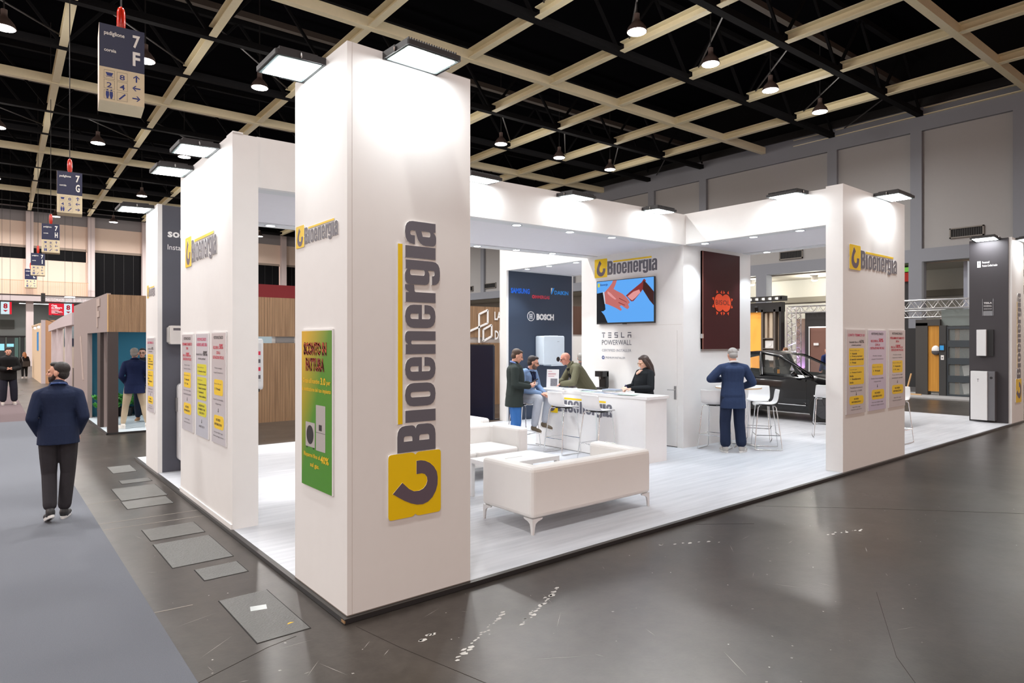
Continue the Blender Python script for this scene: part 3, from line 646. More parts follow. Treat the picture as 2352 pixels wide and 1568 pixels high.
AGRI = [T_('FOTOVOLTAICO', .062, .72, .03, PINK), T_('AGRISOLARE 2026', .112, .84, .032, PINK), T_("Incentivi fino all'", .205, .52, .024, INK, .01, .32), T_('80%', .195, .32, .048, INK, .02, .78), T_('a fondo perduto!', .25, .6, .024, INK, .02),
        ('r', .12, .30, .88, .405, PLIM, .03), T_('Bonus valido per:', .333, .5, .018, GRY, 0, .42), T_('Aziende agricole', .372, .56, .02, INK, .03, .54), T_('V', .372, .06, .02, GRNT, .03, .2),
        ('r', .12, .425, .88, .645, PLIM, .03), T_('Incentivi per:', .455, .4, .018, GRY, 0, .38), T_('Impianti fotovoltaici', .495, .6, .02, INK, .03, .56), T_('Sistemi di accumulo', .532, .58, .02, INK, .03, .55), T_('Colonnine di', .57, .38, .02, INK, .03, .46), T_('ricarica elettrica', .61, .52, .02, INK, .03, .56), T_('V', .495, .05, .02, GRNT, .03, .2), T_('V', .532, .05, .02, GRNT, .03, .2), T_('V', .57, .05, .02, GRNT, .03, .2),
        ('r', .14, .67, .88, .80, PLIM, .05), T_('INCENTIVO AD', .70, .44, .02, INK, .03), T_('ESAURIMENTO CON', .735, .54, .02, INK, .03), T_('CLICK DAY !!!', .77, .4, .02, INK, .03), arrow(.5, .85, .035, 1), T_('AFFRETTATI !!!', .90, .46, .02, GRY, .01)]
DETR = [T_('FOTOVOLTAICO', .05, .66, .028, INK), T_('RECUPERI IL', .14, .4, .028, RED, .02, .34), T_('50%', .13, .26, .046, RED, .03, .7), T_('CON LA', .185, .28, .028, RED), T_('DETRAZIONE FISCALE', .228, .78, .028, RED),
        T_('Produci energia,', .325, .5, .02, GRY, 0), T_("recuperi l'investimento", .365, .66, .02, GRY, 0), ('r', .2, .425, .82, .565, PYEL, .03), T_('Bonus valido per:', .465, .5, .018, GRY, 0, .48), T_('Privati', .51, .28, .022, INK, .03, .5), T_('V', .51, .06, .022, GRNT, .03, .28),
        T_('Investi il tuo immobile,', .605, .7, .02, GRY, 0), T_('risparmia', .645, .4, .02, GRY, 0), arrow(.5, .70, .035, 1), ('r', .18, .745, .88, .865, PYEL, .05), T_('RICHIEDI', .785, .3, .022, INK, .03), T_('INFORMAZIONI !', .825, .52, .022, INK, .03),
        T_('Una casa migliore oggi,', .90, .62, .018, GRY, 0), T_('bolletta più leggera domani', .935, .72, .018, GRY, 0)]
CONTO = [T_('CONTO TERMICO 3.0', .07, .86, .03, PINK), T_('Incentivi fino al', .152, .46, .024, INK, .01, .38), T_('65%', .145, .24, .036, INK, .02, .78), T_('a fondo perduto!', .19, .5, .024, INK, .02),
         ('r', .12, .225, .9, .43, PYEL, .03), T_('Bonus valido per:', .253, .5, .018, GRY, 0, .42), T_('Aziende', .288, .26, .022, INK, .03, .4), T_('Privati proprietari', .322, .54, .022, INK, .03, .54), T_('di esercizi commerciali', .356, .7, .022, INK, .03, .52), T_('Privati', .395, .2, .022, INK, .03, .38), T_('V', .288, .05, .02, GRNT, .03, .2), T_('V', .322, .05, .02, GRNT, .03, .2), T_('V', .395, .05, .02, GRNT, .03, .2),
         ('r', .12, .445, .9, .655, PYEL, .03), T_('Incentivi per:', .478, .36, .018, GRY, 0, .36), T_('Pompe di calore', .512, .5, .022, INK, .03, .52), T_('Ibride', .552, .18, .022, INK, .03, .26), T_('Riscaldamento', .588, .46, .022, INK, .03, .5), T_('Ibrido', .628, .18, .022, INK, .03, .26), T_('V', .512, .05, .02, GRNT, .03, .2), T_('V', .588, .05, .02, GRNT, .03, .2),
         T_('Possibilità di sconto in', .69, .62, .02, GRY, 0), T_('fattura fino a 15.000€', .728, .6, .02, GRY, 0), arrow(.5, .765, .035, 1), ('r', .14, .79, .88, .89, PYEL, .05), T_('RICHIEDI', .825, .24, .02, INK, .03), T_('INFORMAZIONI !', .86, .48, .02, INK, .03), T_('Approfitta oggi,', .92, .42, .018, GRY, 0), T_('risparmia ogni giorno', .95, .56, .018, GRY, 0)]
LAV = mat('poster_lavender', S(196, 190, 214), .35, coat=.3)
poster('narrow red-titled poster nearest the far edge of the partition', (-.002, 4.725, .85), UX, .545, 1.185, IPER)
poster('narrow poster with three lime boxes between the other two on the partition', (-.002, 4.04, .848), UX, .535, 1.19, AGRI, mat('poster_bluegrey', S(190, 192, 202), .35, coat=.3))
poster('narrow poster with one small yellow box nearest the partition corner', (-.002, 3.365, .85), UX, .53, 1.192, DETR)
poster('narrow poster on the white end of the far left tower', (-.002, 6.96, .89), UX, .52, 1.11, CONTO)
poster('poster with two large yellow boxes on the framed tower slab', (7.76, -.002, .868), UY, .66, 1.255, CONTO)
poster('lavender tinted poster between the other two on the framed tower slab', (8.515, -.002, .872), UY, .675, 1.25, DETR, LAV)
poster('rightmost poster with a red subtitle on the framed tower slab', (9.305, -.002, .872), UY, .68, 1.26, IPER)
def greenm():
    m = bpy.data.materials.new('green_yellow_print'); m.use_nodes = True; nt = m.node_tree; N = nt.nodes; L = nt.links; b = N['Principled BSDF']
    tc = N.new('ShaderNodeTexCoord'); sp = N.new('ShaderNodeSeparateXYZ'); L.new(tc.outputs['Generated'], sp.inputs[0])
    a = N.new('ShaderNodeMath'); a.operation = 'MULTIPLY_ADD'; a.inputs[1].default_value = -1.0; L.new(sp.outputs[0], a.inputs[0]); L.new(sp.outputs[1], a.inputs[2])
    r = N.new('ShaderNodeValToRGB'); r.color_ramp.elements[0].position = .05; r.color_ramp.elements[0].color = S(70, 140, 20)+(1,); r.color_ramp.elements[1].position = .85; r.color_ramp.elements[1].color = S(215, 170, 0)+(1,)
    L.new(a.outputs[0], r.inputs[0]); L.new(r.outputs[0], b.inputs['Base Color']); b.inputs['Roughness'].default_value = .3; return m
ORG = mat('ink_orange', S(250, 110, 60), .4); DKO = mat('ink_maroon', S(120, 40, 30), .4); YLT = mat('ink_yellow', S(236, 190, 20), .4); DKG = mat('ink_darkgreen', S(70, 90, 10), .4); UNIT = mat('print_grey', S(176, 172, 170), .5); UBLK = mat('print_black', S(30, 30, 34), .5)
gp = poster('green and yellow discount poster with a heat pump picture on the corner tower', (-.002, .785, .832), UX, .568, 1.2,
       [('t', 'SCONTO IN', .46, .123, .76, .085, DKO, .07), ('t', 'FATTURA', .46, .223, .62, .085, DKO, .07), ('t', 'SCONTO IN', .46, .122, .74, .078, ORG, .03), ('t', 'FATTURA', .46, .222, .6, .078, ORG, .03),
        ('t', "Grazie all'incentivo", .34, .325, .56, .032, YLT, .02), ('t', '3.0', .73, .322, .16, .045, YLT, .03), ('t', 'per', .9, .335, .12, .03, YLT, .02), ('t', 'la sostituzione del tuo impianto', .5, .383, .95, .034, YLT, .02),
        ('t', 'Risparmi fino al', .36, .80, .54, .035, YLT, .02), ('t', '40%', .78, .802, .26, .046, YLT, .03), ('t', 'sul gas.', .46, .858, .3, .036, YLT, .02),
        ('r', .15, .59, .46, .745, UNIT, .004), ('r', .50, .472, .80, .755, UNIT, .004)], greenm(), None)
tr = MB(); tr.prism([(.305*.568+.115*.568*math.cos(a*PI/12), 1.2-.668*1.2+.06*1.2*math.sin(a*PI/12)) for a in range(24)], .001, 0, .0152); tr.box(.60*.568, .69*.568, 1.2-.628*1.2, 1.2-.592*1.2, .0147, .0157); tr.box(.18*.568, .21*.568, 1.2-.755*1.2, 1.2-.745*1.2, .0147, .0157); tr.box(.40*.568, .43*.568, 1.2-.755*1.2, 1.2-.745*1.2, .0147, .0157); tr.build('picture_detail', UBLK, gp)['kind'] = 'stuff'
MB().box(.50*.568, .80*.568, 1.2-.643*1.2, 1.2-.640*1.2, .0147, .0153).build('picture_detail', GRY, gp)

# lettering on walls --------------------------------------------------------------
def lettering(lab, name, origin, u, items, mats, cat='lettering'):
    t = thing(name, lab, cat); place(t, origin, u)
    by = {}
    for tx, x0, y0, x1, y1, mi, b in items: put_text(by.setdefault(mi, MB()), tx, x0, y0, x1, y1, .002, 0, b)
    for mi, mb in by.items(): mb.build('letters', mats[mi], t)['kind'] = 'stuff'
    return t
TINK = mat('slate_ink', S(92, 98, 110), .5); TINK2 = mat('pale_slate_ink', S(140, 146, 158), .5); WINK = mat('white_ink', (.85, .85, .85), .5)
t = lettering('thin grey maker lettering in four lines under the television', 'wall_lettering', (7.679, 4.70, 1.60), UX,
      [('POWERWALL', 0, .272, .765, .372, 0, 0), ('CERTIFIED INSTALLER', 0, .14, .76, .19, 1, 0), ('PREMIUM INSTALLER', .1, 0, .61, .04, 1, 0)], [TINK, TINK2])
sg = MB(); hh = .105; y0 = .415; th = .018
def seg(x, parts):
    for a, b, c, d in parts: sg.box(x+a, x+b, y0+c, y0+d, .001, .003)
wl_ = .085
seg(0, [(0, wl_, hh-th, hh), (.034, .052, 0, hh-.03)]); seg(.168, [(0, wl_, hh-th, hh), (0, wl_, .043, .043+th), (0, wl_, 0, th)])
seg(.336, [(0, wl_, hh-th, hh), (0, wl_, .043, .043+th), (0, wl_, 0, th), (0, th, .043, hh), (wl_-th, wl_, 0, .06)]); seg(.504, [(0, th, 0, hh), (0, wl_, 0, th)])
seg(.672, [(0, wl_, hh-th, hh), (0, th, 0, .06), (wl_-th, wl_, 0, .06), (0, wl_, .043, .043+th)]); sg.build('letters', TINK, t)['kind'] = 'stuff'
MB().lathe([(.018, 0), (.036, 0), (.036, .002), (.018, .002)], 18, 0, (.035, .02, .001), ring=True).build('dot_mark', mat('blue_ink', S(40, 70, 140), .5), t)
yb = 7.759
SBL = mat('ink_blue', S(20, 110, 235), .4); IRED = mat('ink_crimson', S(220, 60, 80), .4); DBL = mat('ink_sky', S(30, 150, 240), .4)
t = lettering('blue raised maker name at the left of the graphite brand wall', 'maker_sign', (7.81, yb, 3.10), UY, [('SAMSUNG', 0, 0, .60, .13, 0, .05)], [SBL], 'sign')
t = lettering('small red maker name with round mark on the graphite brand wall', 'maker_sign', (8.49, yb, 3.00), UY, [('IMMERGAS', .09, 0, .58, .085, 0, .02)], [IRED], 'sign')
MB().lathe([(.02, 0), (.045, 0), (.045, .003), (.02, .003)], 16, 0, (.04, .045, 0), ring=True).build('round_mark', IRED, t)
t = lettering('sky blue maker name with a triangle mark on the graphite brand wall', 'maker_sign', (9.12, yb, 3.13), UY, [('DAIKIN', .12, 0, .61, .10, 0, .03)], [DBL], 'sign')
MB().prism([(.0, .0), (.03, .0), (.12, .16), (.06, .16)], .003).build('triangle_mark', DBL, t); MB().prism([(0, .02), (.05, .16), (0, .16)], .003).build('triangle_mark', WINK, t)
t = lettering('large white maker name beside a ring emblem on the graphite brand wall', 'maker_sign', (8.33, yb, 2.46), UY, [('BOSCH', .30, .01, .89, .17, 0, .06)], [WINK], 'sign')
MB().lathe([(.105, 0), (.12, 0), (.12, .004), (.105, .004)], 24, 0, (.12, .1, 0), ring=True).build('ring', WINK, t)
MB().box(.075, .09, .03, .17, 0, .003).box(.15, .165, .03, .17, 0, .003).box(.09, .15, .05, .065, 0, .003).box(.09, .15, .135, .15, 0, .003).box(.09, .15, .09, .11, 0, .003).build('ring_bars', WINK, t)
t = lettering('white lettering on the graphite face of the far left tower', 'wall_lettering', (.13, 6.268, 3.28), UY, [('sol', 0, .18, .19, .30, 0, .03), ('Install', .0, 0, .21, .075, 0, .0)], [WINK])
t = lettering('small white two-line lettering high on the far right graphite tower', 'wall_lettering', (16.399, .66, 3.70), UX, [('Powerwall', .10, .09, .24, .14, 0, .02), ('Premium Certified Installer', .10, .01, .40, .06, 0, .02)], [WINK])
MB().box(0, .07, 0, .15, 0, .002).build('square_mark', WINK, t); put = MB(); put_text(put, 'T', .015, .05, .055, .11, .003); put.build('letters', GREYW, t)
PLQ = mat('plaque_steel', S(150, 152, 156), .25, .8)
t = lettering('small steel plaque with white lettering on the far right graphite tower', 'plaque', (16.399, .56, 2.55), UX, [('TESLA', .03, .28, .19, .32, 0, .02), ('POWERWALL', .03, .21, .19, .245, 0, .0), ('CERTIFIED INSTALLER', .03, .15, .19, .17, 0, 0)], [WINK], 'sign')
MB().box(.02, .2, 0, .11, 0, .004).build('plate', PLQ, t)
for a in ((0, .012, 0, .4), (.21, .222, 0, .4)): MB().box(a[0], a[1], a[2], a[3], 0, .006).build('clip_rail', PLQ, t)

# ------------------------------------------------------------------ red solar panel and television
MAR = mat('maroon_panel', S(58, 16, 20), .5, spec=.2, bump=.02, bscale=200); ORR = mat('bisol_orange', S(236, 74, 20), .5)
t = thing('solar_panel', 'tall maroon panel with an orange double-sun emblem on the room wall', 'panel'); place(t, (8.20, 2.748, 1.80), UY)
MB().box(0, 1.25, 0, 1.80, 0, .035).build('panel', MAR, t); MB().box(0, .03, .0, 1.80, .0, .037).build('frame_edge', mat('copper_edge', S(140, 90, 78), .4, .4), t)
MB().box(-.02, .02, .2, .28, .0, .05).build('clamp', STEEL, t); MB().box(.0, 1.25, -.04, 0, 0, .02).build('ledge', LGREY, t)
em = thing  # (emblem is part of the panel)
c1, c2 = (.545, .87), (.77, .87)
o1 = [(c1[0]+.165*math.cos(a*PI/16), c1[1]+.165*math.sin(a*PI/16)) for a in range(32)]; o2 = [(c2[0]+.165*math.cos(a*PI/16), c2[1]+.165*math.sin(a*PI/16)) for a in range(32)]
MB().prism(o1, .002, 0, .036).build('emblem', ORR, t); MB().prism(o2, .002, 0, .0355).build('emblem', ORR, t)
sr = MB()
for (cx0, cy0), angs in ((c1, (70, 110, 160, 200, 250, 290)), (c2, (70, 110, 20, -20, 250, 290))):
    for a in angs:
        a = math.radians(a); d_ = Vector((math.cos(a), math.sin(a))); n_ = Vector((-d_.y, d_.x)); c_ = Vector((cx0, cy0)); q = [c_+d_*.19+n_*.035, c_+d_*.19-n_*.035, c_+d_*.25]
        sr.prism([tuple(p) for p in q[::-1]][::1] if False else [tuple(q[1]), tuple(q[2]), tuple(q[0])], .002, 0, .036)
sr.build('sun_rays', ORR, t); lt = MB(); put_text(lt, 'BISOL', .42, .83, .90, .92, .0385, 0, 0); lt.build('letters', mat('maroon_ink', S(60, 16, 18), .5), t)

tv = thing('television', 'wall television showing two hands about to shake', 'television'); place(tv, (7.679, 4.785, 2.285), UX)
TW, TH = 1.445, .862
MB().box(0, TW, 0, TH, .03, .065).build('case', BLACK, tv); MB().box(.3, TW-.3, .2, TH-.2, 0, .03).build('wall_mount', BLACK, tv)
MB().box(.012, TW-.012, .028, TH-.012, .065, .0655).build('screen', emat('screen_blue', S(96, 172, 250), .95), tv)
scx = lambda pts: [(.012+x*(TW-.024), .028+(1-y)*(TH-.04)) for x, y in pts]
def pic(nm, pts, m, z): 
    v, f = outline_mesh([scx(pts)], .0004); MB().add([(a, b, c+z) for a, b, c in v], f).build(nm, m, tv)
SK1 = emat('screen_skin', S(214, 120, 116), .8); SK2 = emat('screen_skin_light', S(240, 160, 160), .85); SK3 = emat('screen_skin_dark', S(170, 60, 60), .6); SLV = emat('screen_sleeve', S(8, 12, 26), .6); SK4 = emat('screen_wrist', S(84, 40, 36), .5); WSH = emat('screen_cuff', S(214, 224, 240), .9)
pic('picture_sleeve', [(0, .28), (.12, .26), (.15, .55), (.16, .68), (.12, .72), (.08, .72), (.14, .82), (.2, 1), (0, 1)], SLV, .0657)
pic('picture_cuff', [(.11, .25), (.135, .25), (.165, .54), (.145, .55)], WSH, .066)
pic('picture_hand', [(.14, .27), (.22, .16), (.28, .06), (.3, 0), (.37, 0), (.34, .12), (.31, .2), (.38, .26), (.47, .33), (.54, .42), (.585, .5), (.6, .55), (.57, .58), (.59, .66), (.56, .7), (.51, .66), (.45, .6), (.42, .62), (.46, .7), (.44, .73), (.37, .67), (.3, .62), (.22, .57), (.16, .54)], SK1, .0662)
pic('picture_palm', [(.53, .38), (.6, .3), (.7, .2), (.8, .1), (.84, .02), (.87, .06), (.86, .18), (.8, .3), (.74, .4), (.66, .52), (.62, .52), (.58, .45)], SK3, .0660)
pic('picture_palm', [(.56, .40), (.66, .30), (.76, .26), (.78, .33), (.7, .44), (.64, .5), (.6, .46)], SK2, .0664)
pic('picture_wrist', [(.83, .06), (.88, .12), (.94, .22), (1, .33), (1, .64), (.93, .52), (.86, .36), (.82, .27)], SK4, .0662)
pic('picture_cuff', [(.20, .24), (.26, .3), (.3, .36), (.36, .44), (.34, .46), (.26, .38), (.2, .3)], SK2, .0666)
for a in (((.40, .52), (.52, .60), (.51, .61), (.40, .54)), ((.41, .42), (.55, .53), (.545, .54), (.41, .44))): pic('picture_finger_gap', list(a), SK3, .0667)
MB().box(.03, .09, TH-.12, TH-.045, .0658, .0662).build('screen_mark', emat('screen_yellow', S(220, 220, 90), .8), tv); mb = MB(); put_text(mb, 'Bioenergia', .1, TH-.11, .3, TH-.055, .0664, 0, .02); mb.build('screen_letters', emat('screen_navy', S(20, 60, 150), .7), tv)
MB().box(TW/2-.05, TW/2+.05, -.012, 0, .045, .06).build('sensor', BLACK, tv)
# ================================================================== FURNITURE
LEATH = mat('white_leatherette', (.80, .79, .77), .42, bump=.05, bscale=160)
def sofa(lab, loc, rz, wd=1.82, dp=.83, hgt=.66, mid=False):
    """local: back at y=0 facing +y, width along x; base at z=0"""
    t = thing('sofa', lab, 'sofa', loc, rz, 'white lounge seats')
    a = .17; z0, z1 = .155, hgt
    sh = MB(); sh.prism([(0, 0), (wd, 0), (wd, dp), (wd-a, dp), (wd-a, a), (a, a), (a, dp), (0, dp)], z1-z0, 0, z0)
    sh.build('shell', LEATH, t, bevel=.045)
    MB().box(a+.004, wd-a-.004, a+.004, dp-.005, z0+.02, .27).build('seat_base', LEATH, t, bevel=.015)
    n = 2 if wd > 1.2 else 1; cw = (wd-2*a-.01)/n
    for i in range(n): MB().box(a+.006+i*cw, a+.002+(i+1)*cw, a+.006, dp-.012, .272, .40).build('seat_cushion', LEATH, t, bevel=.04)
    for x, y, sx, sy in ((0, 0, 1, 1), (wd, 0, -1, 1), (0, dp, 1, -1), (wd, dp, -1, -1)):
        m = MB(); X = lambda k: x+sx*k; Y = lambda k: y+sy*k
        def q(l, z): return [(X(.012), Y(.012), z), (X(l), Y(.012), z), (X(l), Y(.03), z), (X(.03), Y(.03), z), (X(.03), Y(l), z), (X(.012), Y(l), z)]
        ls = [(.15, .155), (.14, .14), (.085, .125), (.055, .105), (.045, .07), (.036, 0.0)]
        vs = []; 
        for l, z in ls: vs += q(l, z)
        fs = [tuple(range(5, -1, -1)), tuple(range(30, 36))]
        for i in range(5):
            for j in range(6): fs.append((i*6+j, i*6+(j+1) % 6, (i+1)*6+(j+1) % 6, (i+1)*6+j))
        m.add(vs, fs); m.build('leg', mat('white_steel_leg', (.75, .74, .73), .3, .3), t, fix=True)
    return t
sofa('white sofa with its back to the viewer in front of the coffee table', (2.2, .57, PT), 0)
sofa('white sofa facing the viewer behind the coffee table', (4.16, 3.72, PT), PI)
sofa('white armchair mostly hidden behind the far sofa next to the dark screen', (4.40, 4.95, PT), PI, .85)
ct = thing('coffee_table', 'low white square-legged coffee table between the two sofas', 'table', (2.68, 1.74, PT))
WLAM = mat('white_laminate', (.80, .80, .80), .35)
MB().box(0, 1.0, 0, .56, .41, .46).build('table_top', WLAM, ct)
for x in (.0, .95):
    for y in (.0, .51): MB().box(x, x+.05, y, y+.05, 0, .41).build('leg', WLAM, ct)
tag(MB().box(3.0, 3.28, 2.0, 2.2, .50, .504).build('leaflet', mat('paper_white', (.78, .78, .77), .5)), 'flat white leaflet lying on the coffee table', 'leaflet')

STSEAT = mat('white_plastic', (.80, .80, .80), .3)
def make_stool(hs=.80, foot='sled'):
    t = thing('bar_stool', '', 'bar stool', group='white bar stools')
    # shell: profile in y (front) / z swept along x
    prof = [(.215, -.035), (.20, -.005), (.15, .0), (.02, -.012), (-.11, -.008), (-.165, .03), (-.185, .09), (-.192, .17), (-.205, .235), (-.212, .25)]
    n = 9; vs = []; fs = []
    for iy, (y, z) in enumerate(prof):
        for ix in range(n):
            s_ = -1+2*ix/(n-1); hw = .20 if iy < 6 else .205-.012*(iy-5)*.5
            up = .018*abs(s_)**2.5; fw = .03*abs(s_)**2 if iy >= 5 else 0
            vs.append((s_*hw, y+fw, hs+z+(up if iy < 6 else 0)))
    for i in range(len(prof)-1):
        for j in range(n-1): a = i*n+j; fs.append((a, a+1, a+n+1, a+n))
    o = MB().add(vs, fs).build('seat_shell', STSEAT, t, smooth=60)
    sd = o.modifiers.new('thick', 'SOLIDIFY'); sd.thickness = .014; sd.offset = 0
    su = o.modifiers.new('round', 'SUBSURF'); su.levels = 1; su.render_levels = 1
    for sx in (-1, 1):
        xt, xb = .165*sx, .225*sx; pts = [(xt*.4, .12, hs-.03), (xt, .14, hs-.03), (xt*1.05, .165, hs-.06), (xb*.97, .225, .05), (xb, .225, .012), (xb, .195, .010), (xb, -.195, .010), (xb, -.225, .012), (xb*.97, -.225, .05), (xt*1.05, -.135, hs-.06), (xt, -.11, hs-.03), (xt*.4, -.09, hs-.03)]
        MB().tube(pts, .0085, 8).build('leg_frame', CHROME, t, smooth=60)
    zf = .26; k = (hs-.06-zf)/(hs-.11)
    yf = .225-(.06)*(1-k)*0+0; xw = .17+.055*(1-(zf/(hs)))
    for yy in (.215, -.2): MB().tube([(-xw-.012, yy*.95, zf), (xw+.012, yy*.95, zf)], .008, 8).build('foot_rest', CHROME, t)
    MB().tube([(-xw-.014, -.19, zf), (-xw-.014, .20, zf)], .008, 8).build('foot_rest', CHROME, t)
    MB().box(-.14, .14, -.08, .1, hs-.035, hs-.022).build('seat_plate', BLACK, t)
    return t
def setstool(t, lab, x, y, face):   # face: direction the sitter looks at, degrees from +X
    t['label'] = lab; t.location = (x, y, PT); t.rotation_euler = (0, 0, math.radians(face-90))
s0 = make_stool()
st_list = [('white bar stool at the counter in front of the yellow logo plate', 5.70, 3.79, 0), ('white bar stool at the counter nearer its right end', 5.70, 2.98, 0),
           ('white bar stool under the seated man at the counter', 5.58, 4.68, -75),
           ('white bar stool against the room wall left of the man in the suit', 8.06, 2.36, 10), ('white bar stool seen side on right of the man in the suit', 8.80, 1.80, 128),
           ('white bar stool behind the high table facing the viewer', 9.55, 2.38, 205), ('white bar stool half hidden behind the framed tower slab on its left', 10.95, 1.75, 30), ('white bar stool half hidden behind the framed tower slab on its right', 11.35, .62, 180)]
for i, (l, x, y, a) in enumerate(st_list): setstool(s0 if i == 0 else copy_tree(s0), l, x, y, a)
ht = thing('high_table', 'round white high table behind the man in the suit', 'table', (8.72, 2.30, PT))
MB().lathe([(0, 1.045), (.385, 1.045), (.40, 1.055), (.40, 1.075), (0, 1.075)], 40).build('table_top', WLAM, ht, smooth=40)
MB().lathe([(.398, 1.047), (.403, 1.05), (.403, 1.065), (.398, 1.07)], 40, ring=True).build('wood_edge', mat('table_edge', S(196, 160, 120), .6), ht)
MB().tube([(0, 0, .03), (0, 0, 1.045)], .03, 14).build('column', CHROME, ht, smooth=40)
for a in (0, 90, 180, 270):
    a = math.radians(a+20); MB().tube([(0, 0, .05), (.2*math.cos(a), .2*math.sin(a), .03), (.34*math.cos(a), .34*math.sin(a), .014)], [.025, .02, .013], 8).build('foot', STEEL, ht, smooth=40)
tag(MB().box(8.5, 8.7, 2.45, 2.6, PT+1.0755, PT+1.079).build('leaflet', mat('paper_white', (.78, .78, .77), .5)), 'white leaflet on the round high table', 'leaflet')

# ------------------------------------------------------------------ counter
cn = thing('reception_counter', 'long white reception counter with company logo on its front', 'counter')
MB().box(5.975, 6.50, 2.22, 4.78, PT, 1.035).build('body', WLAM, cn); MB().box(5.965, 6.53, 2.19, 4.80, 1.035, 1.075).build('worktop', WLAM, cn)
MB().box(5.965, 5.975, 2.22, 4.78, PT, PT+.012).build('base_line', LGREY, cn)
CT = 1.0755
random.seed(5); PAPS = [mat('paper_a', S(205, 210, 216), .5), mat('paper_b', S(176, 186, 204), .5), mat('paper_c', S(214, 208, 206), .5), mat('paper_d', S(150, 160, 178), .5), mat('paper_e', S(186, 206, 196), .5)]
lf = [(6.12, 4.42, .2, 'left end'), (6.22, 4.12, -.3, 'under'), (6.10, 3.92, .5, ''), (6.28, 3.72, .1, ''), (6.12, 3.55, -.2, ''), (6.24, 3.38, .35, ''), (6.1, 3.2, 0, ''), (6.2, 3.05, .25, ''), (6.12, 2.86, -.3, ''), (6.08, 2.66, .15, '')]
wds = ['farthest along the counter beside the seated man', 'under the bald man\'s left hand', 'third along the counter from the seated man', 'fourth along the counter from the seated man', 'in the middle of the counter edge', 'between the bald man and the woman', 'just short of the woman\'s hands', 'fanned out before the woman', 'under the woman\'s right hand', 'lying nearest the right end of the counter']
for i, (x, y, a, _) in enumerate(lf):
    o = MB().box(-.105, .105, -.15, .15, 0, .004+.002*(i % 3)).build('brochure', PAPS[i % 5])
    tag(o, 'brochure '+wds[i], 'brochure', 'brochures on the counter'); o.location = (x, y, CT+.0005+(i % 2)*.009); o.rotation_euler = (0, 0, a)
st = thing('paper_stack', 'low stack of pale leaflets in the middle of the counter', 'paper stack', (6.26, 3.16, CT+.017), .1)
for i in range(5): MB().box(-.1, .1, -.14, .14, i*.009, i*.009+.007).build('sheet', PAPS[(i*2) % 5], st)
# upright leaflet holder
t = thing('leaflet_stand', 'clear upright leaflet stand with a printed page on the counter', 'leaflet stand', (6.28, 4.66, CT), math.radians(-52))
MB().add([(-.115, 0, .0), (.115, 0, .0), (.115, .07, .34), (-.115, .07, .34), (-.115, .012, .0), (.115, .012, .0), (.115, .082, .34), (-.115, .082, .34)], [(0, 1, 2, 3), (7, 6, 5, 4), (0, 4, 5, 1), (1, 5, 6, 2), (2, 6, 7, 3), (3, 7, 4, 0)]).build('page', mat('page_white', S(214, 214, 214), .4), t, fix=True)
ph = MB(); 
for x0, z0_, x1, z1_ in ((-.04, .03, .09, .17),): ph.add([(x0, z0_/.34*.07-.002, z0_), (x1, z0_/.34*.07-.002, z0_), (x1, z1_/.34*.07-.002, z1_), (x0, z1_/.34*.07-.002, z1_)], [(0, 1, 2, 3)])
ph.build('photo_print', mat('photo_grey', S(110, 110, 116), .5, var=.6, vscale=60), t)
ph = MB()
for k, (z, w0) in enumerate(((.30, .05), (.26, .1), (.24, .1), (.21, .08))): ph.add([(-.09, z/.34*.07-.002, z), (-.09+w0*1.5, z/.34*.07-.002, z), (-.09+w0*1.5, (z+.008)/.34*.07-.002, z+.008), (-.09, (z+.008)/.34*.07-.002, z+.008)], [(0, 1, 2, 3)])
ph.build('print_lines', mat('ink_rose', S(170, 90, 100), .5), t)['kind'] = 'stuff'
MB().box(-.12, .12, -.04, .09, 0, .004).build('base', mat('clear_plastic', (.8, .82, .84), .1, alpha=.4), t)
# back shelf with coffee machine between room and counter
bs = thing('back_shelf', 'low white back cabinet behind the bald man', 'cabinet'); 
MB().box(7.30, 7.66, 4.32, 5.1, PT, .95).build('body', WLAM, bs); MB().box(7.28, 7.66, 4.28, 5.12, .95, 1.0).build('top', WLAM, bs)
MB().box(7.293, 7.30, 4.36, 4.70, PT+.08, .90).build('door', mat('grey_door', S(150, 152, 150), .5), bs)
t = thing('coffee_machine', 'black coffee machine on the back cabinet behind the bald man', 'coffee machine', (7.47, 4.52, 1.0))
MB().rbox(-.11, .11, -.09, .09, .0, .04, .02).build('drip_tray', BLACK, t); MB().rbox(.02, .12, -.1, .1, .04, .34, .03).build('body', mat('gloss_black', (.015, .015, .017), .2), t); MB().rbox(-.1, .12, -.1, .1, .25, .36, .03).build('head', mat('gloss_black', (.015, .015, .017), .2), t); MB().tube([(-.05, 0, .25), (-.05, 0, .2)], .02, 10).build('spout', STEEL, t)
t = thing('carton_piece', 'scrap of brown cardboard standing behind the counter end', 'cardboard', (6.66, 2.62, PT), .4); MB().box(-.02, .02, -.14, .14, 0, .24).build('sheet', mat('cardboard', S(206, 174, 136), .8), t); MB().add([(.02, -.14, .24), (.02, .14, .24), (.14, .14, .30), (.14, -.14, .30)], [(0, 1, 2, 3)]).build('flap', mat('cardboard', S(206, 174, 136), .8), t)
# dark screen
t = thing('led_screen', 'large dark screen panel standing behind the white sofas', 'screen', (7.50, 8.05, PT))
MB().box(0, .05, .0, 1.35, 0.02, 1.80).build('panel', mat('navy_screen', (.004, .006, .016), .25, emit=(.0, .01, .05), es=.12), t); MB().box(.05, .1, .1, 1.3, .0, 1.83).build('back_frame', BLACK, t)
MB().box(-.2, .3, .1, .2, 0, .02).build('foot', BLACK, t); MB().box(-.2, .3, 1.15, 1.25, 0, .02).build('foot', BLACK, t)
